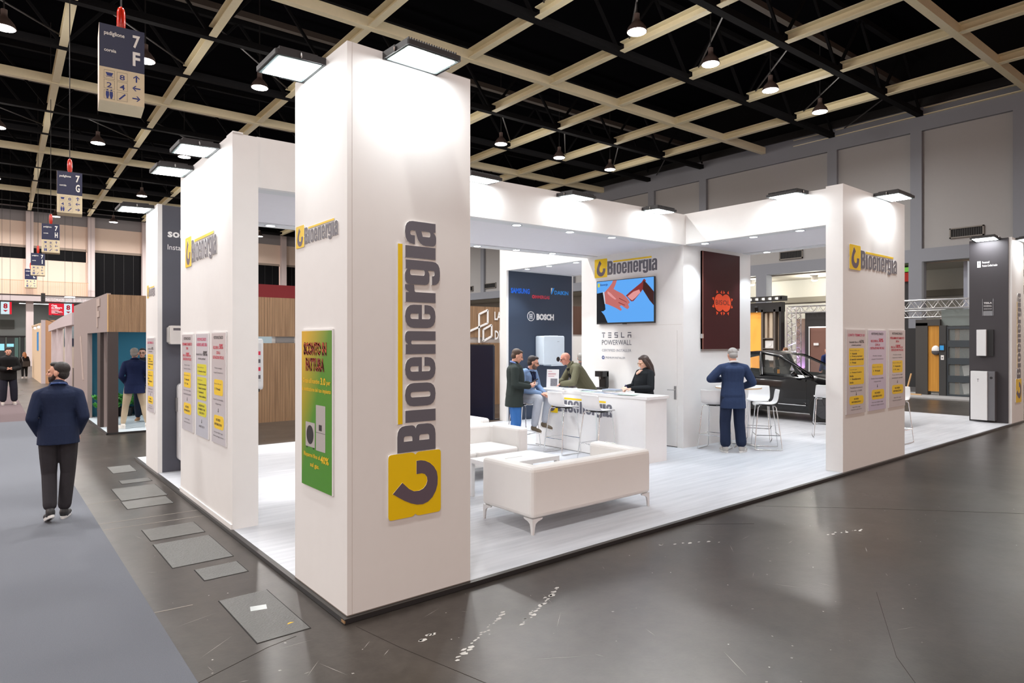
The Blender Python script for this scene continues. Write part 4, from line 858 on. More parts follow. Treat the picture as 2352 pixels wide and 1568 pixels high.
# boiler on the brand wall
t = thing('wall_boiler', 'white rounded wall boiler with a dark round dial on the graphite brand wall', 'boiler'); place(t, (8.595, 7.758, 1.335), UY)
BWH = mat('boiler_white', S(214, 226, 236), .3)
MB().rbox(0, .715, .03, .745, 0, .30, .045, seg=5).build('casing', BWH, t, smooth=35, bevel=.02); MB().box(.27, .715, .0, .04, .0, .29).build('lower_lip', BWH, t); MB().box(.25, .56, .74, .752, .05, .22).build('top_flue_plate', BWH, t)
MB().lathe([(0, .302), (.06, .302), (.06, .30), (.0, .30)], 24, 0, (.49, .165, 0)).build('dial', mat('dial_black', (.012, .012, .014), .15), t); MB().box(.46, .53, .60, .606, .30, .301).build('name_mark', TINK, t)
# inverter and batteries on the towers
t = thing('inverter', 'white wall inverter on the far left graphite tower', 'inverter'); place(t, (.115, 6.272, 1.90), UY)
MB().rbox(.02, .42, .0, .27, 0, .15, .02).build('casing', mat('inverter_white', S(216, 214, 210), .4), t, bevel=.008); MB().rbox(0, .1, .02, .25, 0, .12, .02).build('side_cover', mat('inverter_grey', S(190, 190, 188), .4), t); MB().box(.06, .16, .2, .235, .15, .152).build('label', GRY, t); MB().box(.3, .4, .03, .05, .15, .152).build('red_mark', RED, t)
t = thing('home_battery', 'tall white rounded battery cabinet by the far left graphite tower', 'battery'); place(t, (.245, 6.268, .20), UY)
MB().rbox(0, .75, 0, 1.13, .0, .15, .06, seg=5).build('casing', mat('battery_white', S(222, 224, 226), .3), t, smooth=35, bevel=.015); MB().rbox(-.02, .0, .72, .92, .02, .10, .005).build('side_port', LGREY, t)
# items on the back of the partition, seen at its edge
t = thing('wall_charger', 'white cabinet with printed screen labels mounted on the back of the partition', 'charger'); place(t, (.257, 2.90, 1.42), (0, 1, 0))
MB().rbox(0, .55, 0, .55, 0, .13, .05, seg=5).build('casing', mat('battery_white', S(222, 224, 226), .3), t, smooth=35)
MB().box(-.003, .0, .09, .5, .02, .11).build('label_sheet', mat('label_sheet', S(210, 212, 214), .5), t)
for i in range(4): MB().box(-.004, -.003, .12+i*.085, .16+i*.085, .03, .10).build('label_line', RED if i % 2 else GRY, t)
MB().box(0.02, .5, -.02, .02, .02, .1).build('under_cap', DARK, t)
t = thing('home_battery', 'tall pale battery cabinet on the platform behind the partition edge', 'battery'); place(t, (.257, 2.86, PT+.04), (0, 1, 0)); MB().rbox(0, .7, 0, .86, .0, .02, .008).build('casing', mat('battery_white', S(222, 224, 226), .3), t)
t = thing('home_battery', 'tall floor battery with white front and steel side by the far right tower', 'battery'); place(t, (16.398, .745, .09), UX)
MB().box(.0, .33, .0, 1.15, .05, .19).build('front_cover', mat('battery_white', S(222, 224, 226), .3), t, bevel=.008)
t.children[0].location = (0, 0, 0)
MB().box(.33, .47, .0, 1.15, .0, .16).build('steel_side', mat('steel_side', S(112, 112, 116), .4, .4), t); MB().lathe([(0, .161), (.03, .161), (.03, .16), (0, .16)], 14, 0, (.40, 1.0, 0)).build('port', BLACK, t); put = MB(); put_text(put, 'T', .13, .9, .17, .97, .1905); put.build('mark', GRY, t)
t = thing('wall_connector', 'white glass-front wall box with a black side on the far right tower', 'charger'); place(t, (16.398, .65, 1.60), UX); MB().box(0, .19, 0, .62, .03, .10).build('front_glass', mat('battery_white', S(222, 224, 226), .3), t, bevel=.006); MB().box(.02, .32, .0, .62, 0, .03).build('black_body', BLACK, t)

# ------------------------------------------------------------------ hanging hall signs
NAVY = mat('sign_navy', S(20, 28, 66), .45); CREAM = mat('sign_cream', S(214, 200, 168), .6, var=.04); SBLUE = mat('sign_blue_ink', S(26, 46, 120), .5); SWH = mat('sign_white_ink', S(235, 235, 230), .5); REDB = mat('red_balloon', S(200, 40, 16), .18, coat=.6); CORD = mat('cord_dark', S(40, 38, 38), .7)
def hang_sign(letter, nums, loc, lab):
    t = thing('hanging_sign', lab, 'sign', loc, math.radians(-5), 'hanging aisle signs')
    w_, dp, h1, h2 = .60, .60, .66, .52
    MB().box(-w_/2, w_/2, 0, dp, h2, h2+h1).build('blue_box', [NAVY], t); MB().box(-w_/2, w_/2, 0, dp, 0, h2).build('cream_box', CREAM, t)
    MB().box(-w_/2-.004, -w_/2, 0, dp, .0, h2+h1).build('side_panel', mat('sign_side', S(205, 190, 170), .6), t)
    mb = MB()
    def tx(s_, x0, z0, x1, z1, b=.02):
        k = MB(); put_text(k, s_, x0, z0, x1, z1, 0, 0, b); mb.add([(p[0], -.004, p[1]) for p in k.v], [f for f in k.f])
    tx('padiglione', -.24, 1.0, .03, 1.08); tx('corsia', -.24, .76, -.08, .81); tx('7', .14, .90, .24, 1.10, .03); tx(letter, .14 if letter != 'I' else .175, .62, .24 if letter != 'I' else .21, .84, .03); mb.build('letters', SWH, t)['kind'] = 'stuff'
    mb = MB()
    for (s_, cx, cz) in nums: tx(s_, cx-.035, cz-.05, cx+.035, cz+.03, .01)
    q = lambda p: [(a, -.003, b) for a, b in p]
    def flat(p): mb.add(q(p), [tuple(range(len(p)))])
    flat([(-.22, .44), (-.12, .44), (-.14, .39), (-.2, .39)]); flat([(-.22, .375), (-.12, .375), (-.12, .382), (-.22, .382)])
    for k in (-.195, -.145): flat([(k-.02, .15), (k+.02, .15), (k+.022, .09), (k+.01, .04), (k-.01, .04), (k-.022, .09)]); flat([(k-.012, .16), (k+.012, .16), (k+.012, .18), (k-.012, .18)])
    flat([(-.05, .06), (-.03, .05), (.05, .14), (.03, .15)])
    for cx, cz, an in ((.19, .42, 90), (.19, .27, 180), (.19, .11, 0)):
        a = math.radians(an); R = lambda x, y: (cx+x*math.cos(a)-y*math.sin(a), cz+x*math.sin(a)+y*math.cos(a))
        flat([R(-.055, -.01), R(.03, -.01), R(.03, .01), R(-.055, .01)]); flat([R(.055, 0), R(.015, .042), R(-.003, .042), R(.035, 0)]); flat([R(.055, 0), R(.035, 0), R(-.003, -.042), R(.015, -.042)])
    mb.build('symbols', SBLUE, t)['kind'] = 'stuff'
    fr = MB()
    for cx in (-.17, 0):
        for cz in (.41, .26, .10):
            for a in ((-.07, .07, -.066, -.063), (-.07, .07, .063, .066), (-.07, -.067, -.066, .066), (.067, .07, -.066, .066)): fr.box(cx+a[0], cx+a[1], -.003, 0, cz+a[2], cz+a[3])
    fr.build('symbol_frames', mat('frame_grey', S(120, 116, 110), .6), t)['kind'] = 'stuff'
    hk = MB().tube([(0, .3, h1+h2), (0, .3, h1+h2+.08), (0, .3, h1+h2+.12), (0, .3, h1+h2+.2), (0, .3, h1+h2+.36), (0, .3, h1+h2+.42), (0, .3, h1+h2+.45)], [.045, .05, .062, .064, .06, .045, .015], 12).build('red_hoist_cover', REDB, t, smooth=60)
    MB().tube([(0, .3, h1+h2+.44), (0, .3, 15.2-loc[2])], .012, 6).build('cable', CORD, t)
def nm(a, b, c, d): return [(a, -.17, .26), (b, 0, .41), (c, 0, .26)]
hang_sign('F', [('8', 0, .41), ('2', -.17, .26), ('4', 0, .26)], (-.275, 7.42, 5.64), 'nearest hanging aisle sign marked 7 F under a red hoist cover')
hang_sign('G', [('8', 0, .41), ('4', -.17, .26), ('5', 0, .26)], (-.03, 18.2, 5.63), 'second hanging aisle sign marked 7 G')
hang_sign('H', [('8', 0, .41), ('4', -.17, .26), ('5', 0, .26)], (.19, 28.4, 5.61), 'third hanging aisle sign marked 7 H')
hang_sign('I', [('8', 0, .41), ('4', -.17, .26)], (.29, 38.5, 5.48), 'fourth hanging aisle sign marked 7 I')
hang_sign('L', [('8', 0, .41), ('4', -.17, .26)], (.36, 46.8, 5.36), 'farthest hanging aisle sign marked L partly behind the sign before it')
# ================================================================== STANDS AROUND
def woodm(name, c1, c2, sc=60):
    if name in MATS: return MATS[name]
    m = bpy.data.materials.new(name); m.use_nodes = True; nt = m.node_tree; N = nt.nodes; L = nt.links; b = N['Principled BSDF']
    tc = N.new('ShaderNodeTexCoord'); mp = N.new('ShaderNodeMapping'); mp.inputs['Scale'].default_value = (1, 1, .03); L.new(tc.outputs['Object'], mp.inputs[0])
    n = N.new('ShaderNodeTexNoise'); n.inputs['Scale'].default_value = 26; n.inputs['Detail'].default_value = 5; L.new(mp.outputs[0], n.inputs['Vector'])
    wv = N.new('ShaderNodeTexWave'); wv.wave_type = 'BANDS'; wv.bands_direction = 'X'; wv.inputs['Scale'].default_value = sc/6.283*1.0; wv.inputs['Distortion'].default_value = 0; L.new(tc.outputs['Object'], wv.inputs['Vector'])
    r = N.new('ShaderNodeValToRGB'); r.color_ramp.elements[0].position = .3; r.color_ramp.elements[0].color = c1+(1,); r.color_ramp.elements[1].position = .7; r.color_ramp.elements[1].color = c2+(1,); L.new(n.outputs['Fac'], r.inputs[0])
    mx = N.new('ShaderNodeMix'); mx.data_type = 'RGBA'; mx.blend_type = 'MULTIPLY'; mx.inputs[0].default_value = .55; L.new(r.outputs[0], mx.inputs[6]); L.new(wv.outputs['Color'], mx.inputs[7]); L.new(mx.outputs[2], b.inputs['Base Color'])
    bp = N.new('ShaderNodeBump'); bp.inputs['Strength'].default_value = .5; bp.inputs['Distance'].default_value = .01; L.new(wv.outputs['Fac'], bp.inputs['Height']); L.new(bp.outputs[0], b.inputs['Normal'])
    b.inputs['Roughness'].default_value = .6; MATS[name] = m; return m
WOOD = woodm('slatted_oak', S(140, 108, 78), S(182, 146, 110), 95); WOODSH = woodm('slatted_walnut', S(84, 56, 44), S(112, 78, 62), 95)  # the second is the same oak, darkened for its shadow side
MAUVE = mat('mauve_panel', S(150, 136, 132), .7); COLD = mat('dark_column', S(58, 48, 46), .6); TEAL = mat('teal_wall', S(48, 116, 140), .7); PALEF = mat('pale_floor', S(196, 206, 212), .5)
ws = thing('exhibition_stand', 'wood clad stand with a teal interior behind the navy jacket man', 'stand')
MB().box(.05, 1.55, 11.5, 11.6, 2.14, 2.92).build('wood_fascia', WOOD, ws); MB().box(.05, .12, 11.6, 18, 2.14, 2.95).build('side_fascia', MAUVE, ws)
MB().box(.045, .06, 11.49, 11.5, 2.14, 2.93).build('fascia_edge', mat('oak_edge', S(206, 170, 120), .6), ws)
MB().box(.05, .24, 11.5, 11.62, .04, 2.14).build('column', COLD, ws); MB().box(.05, .12, 12.62, 13.1, .04, 2.14).build('column', COLD, ws)
MB().box(.12, .22, 12.62, 13.1, .04, 2.14).build('column', MAUVE, ws)
MB().box(.05, .15, 14.9, 18, .0, 2.14).build('side_wall', MAUVE, ws)
MB().box(.15, 3.0, 15.2, 15.3, .04, 2.2).build('teal_wall', TEAL, ws); MB().box(3.0, 3.1, 11.6, 15.3, .04, 2.2).build('teal_wall', TEAL, ws)
MB().box(.05, 3.1, 11.5, 15.3, 0.003, .04).build('floor', PALEF, ws); MB().box(.04, 3.1, 11.47, 11.5, 0.003, .04).build('floor_edge', BLACK, ws); MB().box(.02, .05, 11.47, 15.3, .003, .04).build('floor_edge', BLACK, ws)
MB().box(.12, 3.1, 11.6, 15.3, 2.25, 2.3).build('inner_ceiling', WHITE, ws)
for y in (12.6, 14.2): MB().box(.7, 2.4, y-.12, y+.12, 2.235, 2.25).build('ceiling_panel_light', emat('panel_light_cool', (.75, .92, 1), 7), ws)
def emblem_F(t):
    for a in ((.0, .55, .62, .85), (.38, .55, .0, .62), (.1, .38, .30, .48)): MB().box(-.015, 0, a[0]*.9, a[1]*.9, a[2]*.75, a[3]*.75).build('raised_shape', mat('pale_mauve', S(176, 160, 152), .6), t)
t = thing('stand_emblem', 'pale raised block emblem on the side fascia of the wood clad stand', 'emblem', (.048, 12.6, 2.26)); emblem_F(t)
t = thing('stand_emblem', 'tall thin pale emblem on the side wall of the wood clad stand', 'emblem', (.048, 15.6, .95)); 
MB().add([(-.01, 0, 0), (-.01, .25, 0), (-.01, .8, 1.1), (-.01, .6, 1.15), (0, 0, 0), (0, .25, 0), (0, .8, 1.1), (0, .6, 1.15)], [(0, 1, 2, 3), (7, 6, 5, 4), (0, 4, 5, 1), (1, 5, 6, 2), (2, 6, 7, 3), (3, 7, 4, 0)]).build('raised_shape', mat('pale_mauve', S(176, 160, 152), .6), t, fix=True)
# plants
LEAF = mat('leaf_green', S(70, 150, 58), .5, var=.3, vscale=12); random.seed(21)
def plant(lab, loc, n, sp):
    t = thing('leafy_plant', lab, 'plant', loc); MB().lathe([(.16, 0), (.2, .22), (.19, .22), (.17, .18), (0, .18)], 14).build('pot', DARK, t)
    for i in range(n):
        a = random.random()*6.28; r = random.uniform(.05, sp); z = random.uniform(.25, .55); d_ = Vector((math.cos(a), math.sin(a), random.uniform(.2, .9))).normalized(); sd = Vector((-d_.y, d_.x, 0)).normalized(); c = Vector((r*math.cos(a), r*math.sin(a), z)); l = random.uniform(.08, .14); w_ = l*.36; up = sd.cross(d_)*.03
        MB().add([c, c+d_*l*.35+sd*w_+up, c+d_*l*.75+sd*w_*.7+up, c+d_*l, c+d_*l*.75-sd*w_*.7+up, c+d_*l*.35-sd*w_+up, c+d_*l*.5], [(0, 1, 6), (1, 2, 6), (2, 3, 6), (3, 4, 6), (4, 5, 6), (5, 0, 6)]).build('leaf', LEAF, t)
plant('bushy green plant at the teal wall left of the dark column', (.42, 14.7, .04), 110, .26); plant('green plant at the teal wall behind the corner column', (.85, 14.85, .04), 90, .24); plant('small green plant at the teal wall beside the navy jacket man', (1.25, 14.9, .04), 70, .2)
# wooden wall farther right in the same row
ww = thing('exhibition_stand', 'long oak slatted wall with a thin lit slot and white line emblem', 'stand')
MB().box(3.1, 12.8, 11.5, 11.62, 0.0, 1.90).build('lower_cladding', WOOD, ww); MB().box(3.1, 12.8, 11.5, 11.62, 2.06, 3.0).build('upper_cladding', WOOD, ww)
for i, x in enumerate((3.1, 3.55, 4.2, 5.0, 6.5, 8.0)):
    MB().box(x, x+.35+.1*(i % 2), 11.57, 11.6, 1.90, 2.06).build('slot_pane', emat('slot_pane_a', S(190, 205, 210), .7) if i % 2 == 0 else mat('slot_pane_b', S(150, 150, 150), .5), ww)
MB().box(3.1, 12.8, 11.6, 11.62, 1.9, 2.06).build('slot_back', WHITE, ww)
LW = MB(); wl2 = .055
def ln(pts):
    for a, b in zip(pts[:-1], pts[1:]): MB().bar((a[0], 11.485, a[1]), (b[0], 11.485, b[1]), .02, wl2, up=(0, 0, 1)).build('line_emblem', WINK, ww)
ln([(9.2, 2.22), (9.95, 2.50)]); ln([(9.62, 1.90), (9.62, 2.76), (9.95, 2.90), (9.95, 2.50)]); ln([(9.78, 1.95), (9.78, 2.30), (10.10, 2.45), (10.10, 2.10), (9.78, 1.95)])
k = MB(); put_text(k, 'LA', 10.21, 2.60, 10.48, 2.86, 0, 0, .03); put_text(k, 'DE', 10.22, 2.0, 10.5, 2.28, 0, 0, .03)
MB().add([(a, 11.485, b) for a, b, c in k.v], k.f).build('letters', WINK, ww)
br = thing('exhibition_stand', 'dark brown panel over a white wall seen past the graphite brand wall', 'stand'); MB().box(13.2, 15.2, 11.5, 11.6, 2.18, 3.15).build('brown_panel', WOODSH, br); MB().box(13.2, 15.2, 11.52, 11.6, 0, 2.18).build('white_panel', WHITE, br)
MB().box(8.6, 10.4, 13.6, 14.2, 3.0, 3.35).build('pale_box', mat('pale_box', S(186, 180, 156), .7), ww)
# red banner seen above the wooden wall through the opening
t = thing('red_drape', 'dark red drape above the oak wall seen through the left opening', 'drape'); P_ = onY(600, 675, 40); MB().box(P_.x-.6, P_.x+3.2, 40, 40.1, 4.9, 5.8).build('cloth', mat('dark_red_cloth', S(110, 20, 26), .8), t); MB().box(P_.x-.6, P_.x+3.2, 40, 40.05, 0, 4.9).build('wall', mat('dark_far_box', (.05, .045, .045), .8), t)
# far left stands
CRM = mat('cream_wall', S(214, 188, 156), .7); TAN = mat('tan_wall', S(188, 142, 104), .7); PMW = mat('pale_mauve_wall', S(190, 176, 178), .7)
fs_ = thing('exhibition_stand', 'cream and tan stand farthest along the left aisle', 'stand')
MB().box(.1, .2, 32.6, 39.6, 0, 2.8).build('side_wall', CRM, fs_); MB().box(.1, 1.6, 32.5, 32.6, 0, 2.93).build('front_wall', TAN, fs_); MB().box(.1, .26, 32.45, 32.5, 0, 2.93).build('corner_post', PMW, fs_)
MB().box(.08, .1, 34.2, 35.2, 1.5, 2.4).build('blue_screen', emat('blue_screen', S(60, 140, 200), .9), fs_); MB().box(.07, .1, 33.0, 39.6, 2.72, 2.8).build('top_rail', CRM, fs_)
for y in (33.4, 36.2): MB().ball((.06, y, 2.62), .06, 8).build('spot', emat('small_spot', (1, .95, .85), 6), fs_)
fb = thing('exhibition_stand', 'white post-and-beam stand with a curved top behind the walking man', 'stand')
for x in (125, 158, 138): 
    P_ = onX(x, 800, .3); MB().box(.2, .38, P_.y-.12, P_.y+.12, 0, 2.5).build('post', PMW, fb)
y0_, y1_ = onX(119, 750, .3).y, onX(176, 740, .3).y
vs = []; fsx = []; nn = 12
for i in range(nn+1):
    s_ = i/nn; yy = y0_+(y1_-y0_)*s_; zt = 2.62+.22*math.sin(s_*PI*.5); zb = 2.36+.1*math.sin(s_*PI*.5)
    vs += [(.18, yy, zb), (.18, yy, zt), (.40, yy, zt), (.40, yy, zb)]
for i in range(nn):
    for j in range(4): fsx.append((i*4+j, i*4+(j+1) % 4, i*4+4+(j+1) % 4, i*4+4+j))
fsx += [(0, 3, 2, 1), (nn*4, nn*4+1, nn*4+2, nn*4+3)]
MB().add(vs, fsx).build('curved_beam', PMW, fb, fix=True)
for i in range(4): MB().bar((.28, y0_+(y1_-y0_)*(.1+.14*i), 2.75+.06*i), (.05, y0_+(y1_-y0_)*(.1+.14*i)-.15, 2.84+.06*i), .02, .02).build('arm_lamp', DARK, fb)
MB().box(1.2, 1.3, y1_, y0_, 0, 2.4).build('back_wall', mat('cream_back', S(206, 196, 184), .7), fb); MB().box(.4, 1.3, y0_-.05, y0_, 0, 2.75).build('return_wall', mat('cream_back', S(206, 196, 184), .7), fb)
pa, pb = onY(147, 745, y0_-.07), onY(176, 796, y0_-.07)
MB().box(pa.x, pb.x, y0_-.07, y0_-.05, pb.z, pa.z).build('landscape_picture', mat('picture_blue', S(120, 134, 140), .5, var=.5, vscale=2), fb); MB().box(pa.x+.02, pb.x-.02, y0_-.08, y0_-.07, pb.z+.03, pb.z+.36).build('landscape_picture', mat('picture_dark', S(30, 36, 60), .5), fb)
MB().box(.25, .5, y1_+.2, y1_+.6, 0, 1.1).build('dark_stool_back', COLD, fb)
# red and white LED signs
def led(lab, x0, y, full):
    t = thing('led_sign', lab, 'sign', (x0, y, 0)); RD = emat('led_red', S(235, 28, 52), .95); WD = emat('led_white', S(214, 236, 244), 1.0)
    if full: MB().box(0, .89, 0, .08, 3.82, 4.66).build('red_screen', RD, t)
    MB().box(.89, 1.36, 0, .08, 3.82, 4.66).build('white_screen', WD, t); MB().box(1.36, 1.48, 0, .08, 3.82, 4.66).build('red_strip', RD, t)
    mb = MB(); k = MB(); put_text(k, '8', 1.02, 4.2, 1.26, 4.56, 0, 0, .04); mb.add([(a, -.006, b) for a, b, c in k.v], k.f); mb.add([(1.0, -.006, 4.1), (1.28, -.006, 4.1), (1.14, -.006, 3.97)], [(2, 1, 0)]); mb.build('number_and_arrow', emat('led_ink_red', S(190, 10, 40), .8), t)['kind'] = 'stuff'
    if full:
        k = MB(); put_text(k, 'Casa', .15, 4.44, .48, 4.58, 0, 0, .04); put_text(k, 'su Misura', .15, 4.30, .78, 4.42, 0, 0, .04); put_text(k, 'ABITARE BENE', .15, 4.1, .56, 4.16, 0, 0, .02) if False else None
        MB().add([(a, -.006, b) for a, b, c in k.v], k.f).build('letters', emat('led_letters', (1, 1, 1), 1.0), t)
        for i, w_ in enumerate((.5, .42, .6, .66, .5)): MB().box(.15, .15+w_, -.006, 0, 4.24-i*.065-(0 if i < 1 else .03), 4.265-i*.065-(0 if i < 1 else .03)).build('text_line', emat('led_letters', (1, 1, 1), 1.0), t)
    for x in (.95, 1.4): MB().tube([(x, .04, 4.66), (x, .04, 15.2)], .008, 6).build('hanger', DARK, t)
led('red and white lit sign with a red figure 8 and arrow beyond the hanging signs', 1.63, 52, True); led('white lit sign with a red figure 8 cut by the left edge of the picture', -1.93, 52, False)
def truss(lab, a, b, wd, n, ht=None, vert=False):
    t = thing('lighting_truss', lab, 'truss'); a = Vector(a); b = Vector(b); d_ = (b-a).normalized(); up = Vector((0, 0, 1)) if not vert else Vector((0, 1, 0)); sd = d_.cross(up).normalized(); ht = ht or wd
    C4 = [sd*(i*wd/2)+up*(j*ht/2) for i, j in ((-1, -1), (1, -1), (1, 1), (-1, 1))]
    for c in C4: MB().tube([a+c, b+c], .025, 6).build('chord', ALU, t)
    L_ = (b-a).length
    for f in range(4):
        p_, q_ = C4[f], C4[(f+1) % 4]
        for i in range(n):
            s0_, s1_ = a+d_*(L_*i/n), a+d_*(L_*(i+.5)/n); s2_ = a+d_*(L_*(i+1)/n)
            MB().tube([s0_+p_, s1_+q_, s2_+p_], .013, 5).build('web_bar', ALU, t)
    return t
tt = truss('silver lighting truss with a bright lamp above the red lit sign', (1.2, 52.5, 4.95), (4.6, 52.5, 4.95), .3, 10)
MB().tube([(1.6, 52.5, 5.1), (1.6, 52.5, 15.2)], .008, 6).build('cable', CORD, tt); MB().tube([(4.2, 52.5, 5.1), (4.2, 52.5, 15.2)], .008, 6).build('cable', CORD, tt); MB().box(2.6, 3.2, 52.2, 52.8, 5.12, 5.2).build('lamp_head', emat('truss_lamp', (.95, 1, 1), 3), tt)
t = thing('loudspeaker', 'black loudspeaker hanging beside the column under the last aisle sign', 'loudspeaker', (1.3, 52, 4.75)); MB().box(-.12, .12, -.12, .12, 0, .6).build('case', BLACK, t); MB().tube([(0, 0, .6), (0, 0, 10.46)], .008, 6).build('hanger', BLACK, t); MB().ball((.02, -.1, .1), (.09, .05, .09), 8).build('horn', DARK, t)

# ------------------------------------------------------------------ stands behind the car and at the right
rs = thing('exhibition_stand', 'black framed stand with a glowing orange panel behind the car', 'stand')
MB().box(24, 24.1, 10.38, 11.3, .1, 3.2).build('orange_panel', mat('orange_panel', S(240, 168, 70), .5, emit=S(240, 160, 60), es=.35), rs)
MB().box(23.9, 24.2, 10.34, 10.42, 0, 3.3).build('post', mat('grey_post', S(96, 88, 82), .6), rs); MB().box(23.9, 24.2, 9.78, 9.86, 0, 3.3).build('post', mat('grey_post', S(96, 88, 82), .6), rs); MB().box(23.9, 24.2, 9.52, 9.62, 0, 3.4).build('post', BLACK, rs)
MB().box(23.9, 24.2, 9.5, 11.3, 3.2, 3.6).build('black_header', BLACK, rs); MB().box(24.15, 24.2, 9.6, 10.4, 0, 3.2).build('back_board', mat('stand_beige', S(176, 152, 128), .7), rs)
MB().box(23.8, 24.2, 9.4, 12.5, 3.66, 3.70).box(23.8, 24.2, 9.4, 12.5, 3.82, 3.86).box(23.8, 24.2, 9.4, 9.44, 3.7, 3.82).build('bar_frame', BLACK, rs)
for i in range(8): MB().box(23.9, 24.1, 9.6+i*.3, 9.78+i*.3, 3.72, 3.80).build('bar_lamp', emat('bar_lamp', (1, .93, .84), 2), rs); MB().box(23.8, 24.2, 9.5+i*.3, 9.6+i*.3, 3.7, 3.82).build('bar_rung', BLACK, rs)
for z in (2.05, 1.62, 1.1): MB().box(23.9, 24.15, 9.86, 10.34, z, z+.04).build('shelf', mat('grey_post', S(96, 88, 82), .6), rs)
for y, w_ in ((10.2, .1), (9.95, .14)): MB().box(24.0, 24.1, y, y+w_, 2.09, 3.15).build('tile_sample', mat('tile_sample', S(196, 180, 158), .5), rs)
MB().box(23.98, 24.02, 9.9, 10.28, 1.66, 1.98).build('white_box', WHITE, rs); MB().lathe([(0, 0), (.07, 0), (.07, .01), (0, .01)], 14, 0, (0, 0, 0)).build('white_roll', WHITE, rs).matrix_world = Matrix.Translation((23.97, 10.06, 1.80)) @ Matrix.Rotation(-PI/2, 4, 'Y')
MB().box(23.98, 24.02, 9.9, 10.28, 1.14, 1.55).build('white_box', WHITE, rs)
for i in range(2): MB().bar((23.7, 10.5+i*.45, 3.25), (23.55, 10.45+i*.45, 3.42), .12, .12).build('spot_lamp', BLACK, rs); MB().ball((23.69, 10.5+i*.45, 3.25), .05, 8).build('spot_lens', emat('small_spot', (1, .95, .85), 6), rs)
truss('upright truss tower with violet light behind the car', (24, 9.02, .1), (24, 9.02, 3.35), .4, 9, vert=True)
truss('silver truss beam over the dark booth behind the car', (24, 9.2, 3.25), (24, 7.0, 3.25), .26, 6)
vl = bpy.data.lights.new('violet_wash', 'SPOT'); vl.energy = 160; vl.color = (.35, .25, 1); vl.spot_size = 1.2; vlo = bpy.data.objects.new('violet_wash', vl); COL.objects.link(vlo)
t = thing('wash_light', 'small stage lamp washing the truss tower with violet light', 'lamp', (24.25, 9.0, .15)); MB().lathe([(.08, 0), (.1, .12), (.09, .14), (0, .14)], 12).build('can', BLACK, t); vlo.parent = t; vlo.location = (0, 0, .2); vlo.rotation_euler = (PI, .08, 0)
db = thing('exhibition_stand', 'dark booth with a brown door under a white light strip behind the car', 'stand')
MB().box(24.1, 24.2, 7.0, 8.6, 2.55, 3.1).build('dark_header', DARK, db); MB().box(24.1, 24.2, 8.42, 8.6, 0, 2.55).build('dark_side', DARK, db); MB().box(24.15, 24.25, 7.0, 8.42, 0, 2.5).build('brown_door', mat('brown_door', S(120, 84, 72), .5), db); MB().box(24.08, 24.1, 7.0, 8.44, 2.50, 2.54).build('light_strip', emat('light_strip', (1, .95, .92), 5), db); MB().box(24.08, 24.1, 8.41, 8.44, 0, 2.5).build('light_strip', emat('light_strip2', (1, .95, .92), .8), db)
MB().box(24.1, 24.15, 8.05, 8.25, 1.78, 1.88).build('letter_box', WHITE, db); MB().box(24.6, 24.7, 7.0, 9.2, 0, 2.9).build('beige_back', mat('stand_beige', S(176, 152, 128), .7), db)
# truss and door stand at the right
truss('long silver truss over the door stand at the right', (24, 5.6, 3.26), (24, 1.8, 3.26), .3, 9)
tt = truss('lower silver truss behind the dark wood door frame', (26.2, 6.5, 3.0), (26.2, 4.2, 3.0), .26, 6); [MB().tube([(26.2, y, 0), (26.2, y, 2.9)], .03, 8).build('stand_leg', ALU, tt) for y in (6.4, 4.4)]
ds = thing('exhibition_stand', 'dark door showroom stand with an oak panel and a glazed door', 'stand')
MB().box(24.1, 24.3, 2.0, 3.74, 2.48, 3.06).build('grey_header', mat('header_grey', S(120, 130, 128), .6), ds)
MB().box(23.95, 24.3, 4.12, 4.5, 0.05, 2.6).build('dark_panel', mat('dark_panel', S(62, 60, 58), .6), ds); MB().box(23.95, 24.3, 3.74, 4.5, 2.5, 2.72).build('dark_head', mat('dark_panel', S(62, 60, 58), .6), ds)
MB().box(24.0, 24.1, 3.76, 4.14, .18, 2.52).build('oak_panel', woodm('honey_oak', S(196, 132, 36), S(222, 160, 60), 2), ds)
MB().box(23.9, 24.3, 3.54, 3.75, 0, 2.5).build('door_post', mat('dark_panel2', S(52, 52, 52), .6), ds)
for a in ((3.48, 3.54), (2.0, 2.06)): MB().box(23.95, 24.05, a[0], a[1], 0, 2.46).build('door_stile', mat('door_anthracite', S(54, 62, 68), .4), ds)
for z0_, z1_ in ((0, .11), (.53, .76), (1.15, 1.37), (1.75, 1.98), (2.37, 2.46)): MB().box(23.95, 24.05, 2.06, 3.48, z0_, z1_).build('door_rail', mat('door_anthracite', S(54, 62, 68), .4), ds)
for z0_, z1_ in ((.11, .53), (.76, 1.15), (1.37, 1.75), (1.98, 2.37)): MB().box(23.99, 24.01, 2.06, 3.48, z0_, z1_).build('pane', mat('tinted_pane', (.4, .45, .45), .05, alpha=.25), ds)
MB().box(24.7, 24.8, 2.0, 3.7, 0, 2.5).build('dim_back', mat('dim_back', S(84, 84, 82), .8), ds); MB().box(24.4, 24.5, 3.3, 3.42, 0, 2.4).build('oak_jamb', woodm('honey_oak', S(196, 132, 36), S(222, 160, 60), 2), ds)
for z0_, z1_ in ((.15, .5), (.78, 1.12)): MB().bar((24.3, 2.95, z0_), (24.35, 3.02, z1_), .35, .02, up=(1, 0, 0)).build('leaning_board', WHITE, ds)
MB().box(24.02, 24.06, 4.5, 4.95, .3, 2.42).build('black_shutter', mat('black_shutter', (.01, .01, .011), .6), ds)  # black sheet whose colour stands in for an unlit void
MB().box(22.6, 25, 2.0, 6.0, .003, .05).build('grey_floor', mat('grey_carpet_far', S(150, 150, 150), .95), ds)
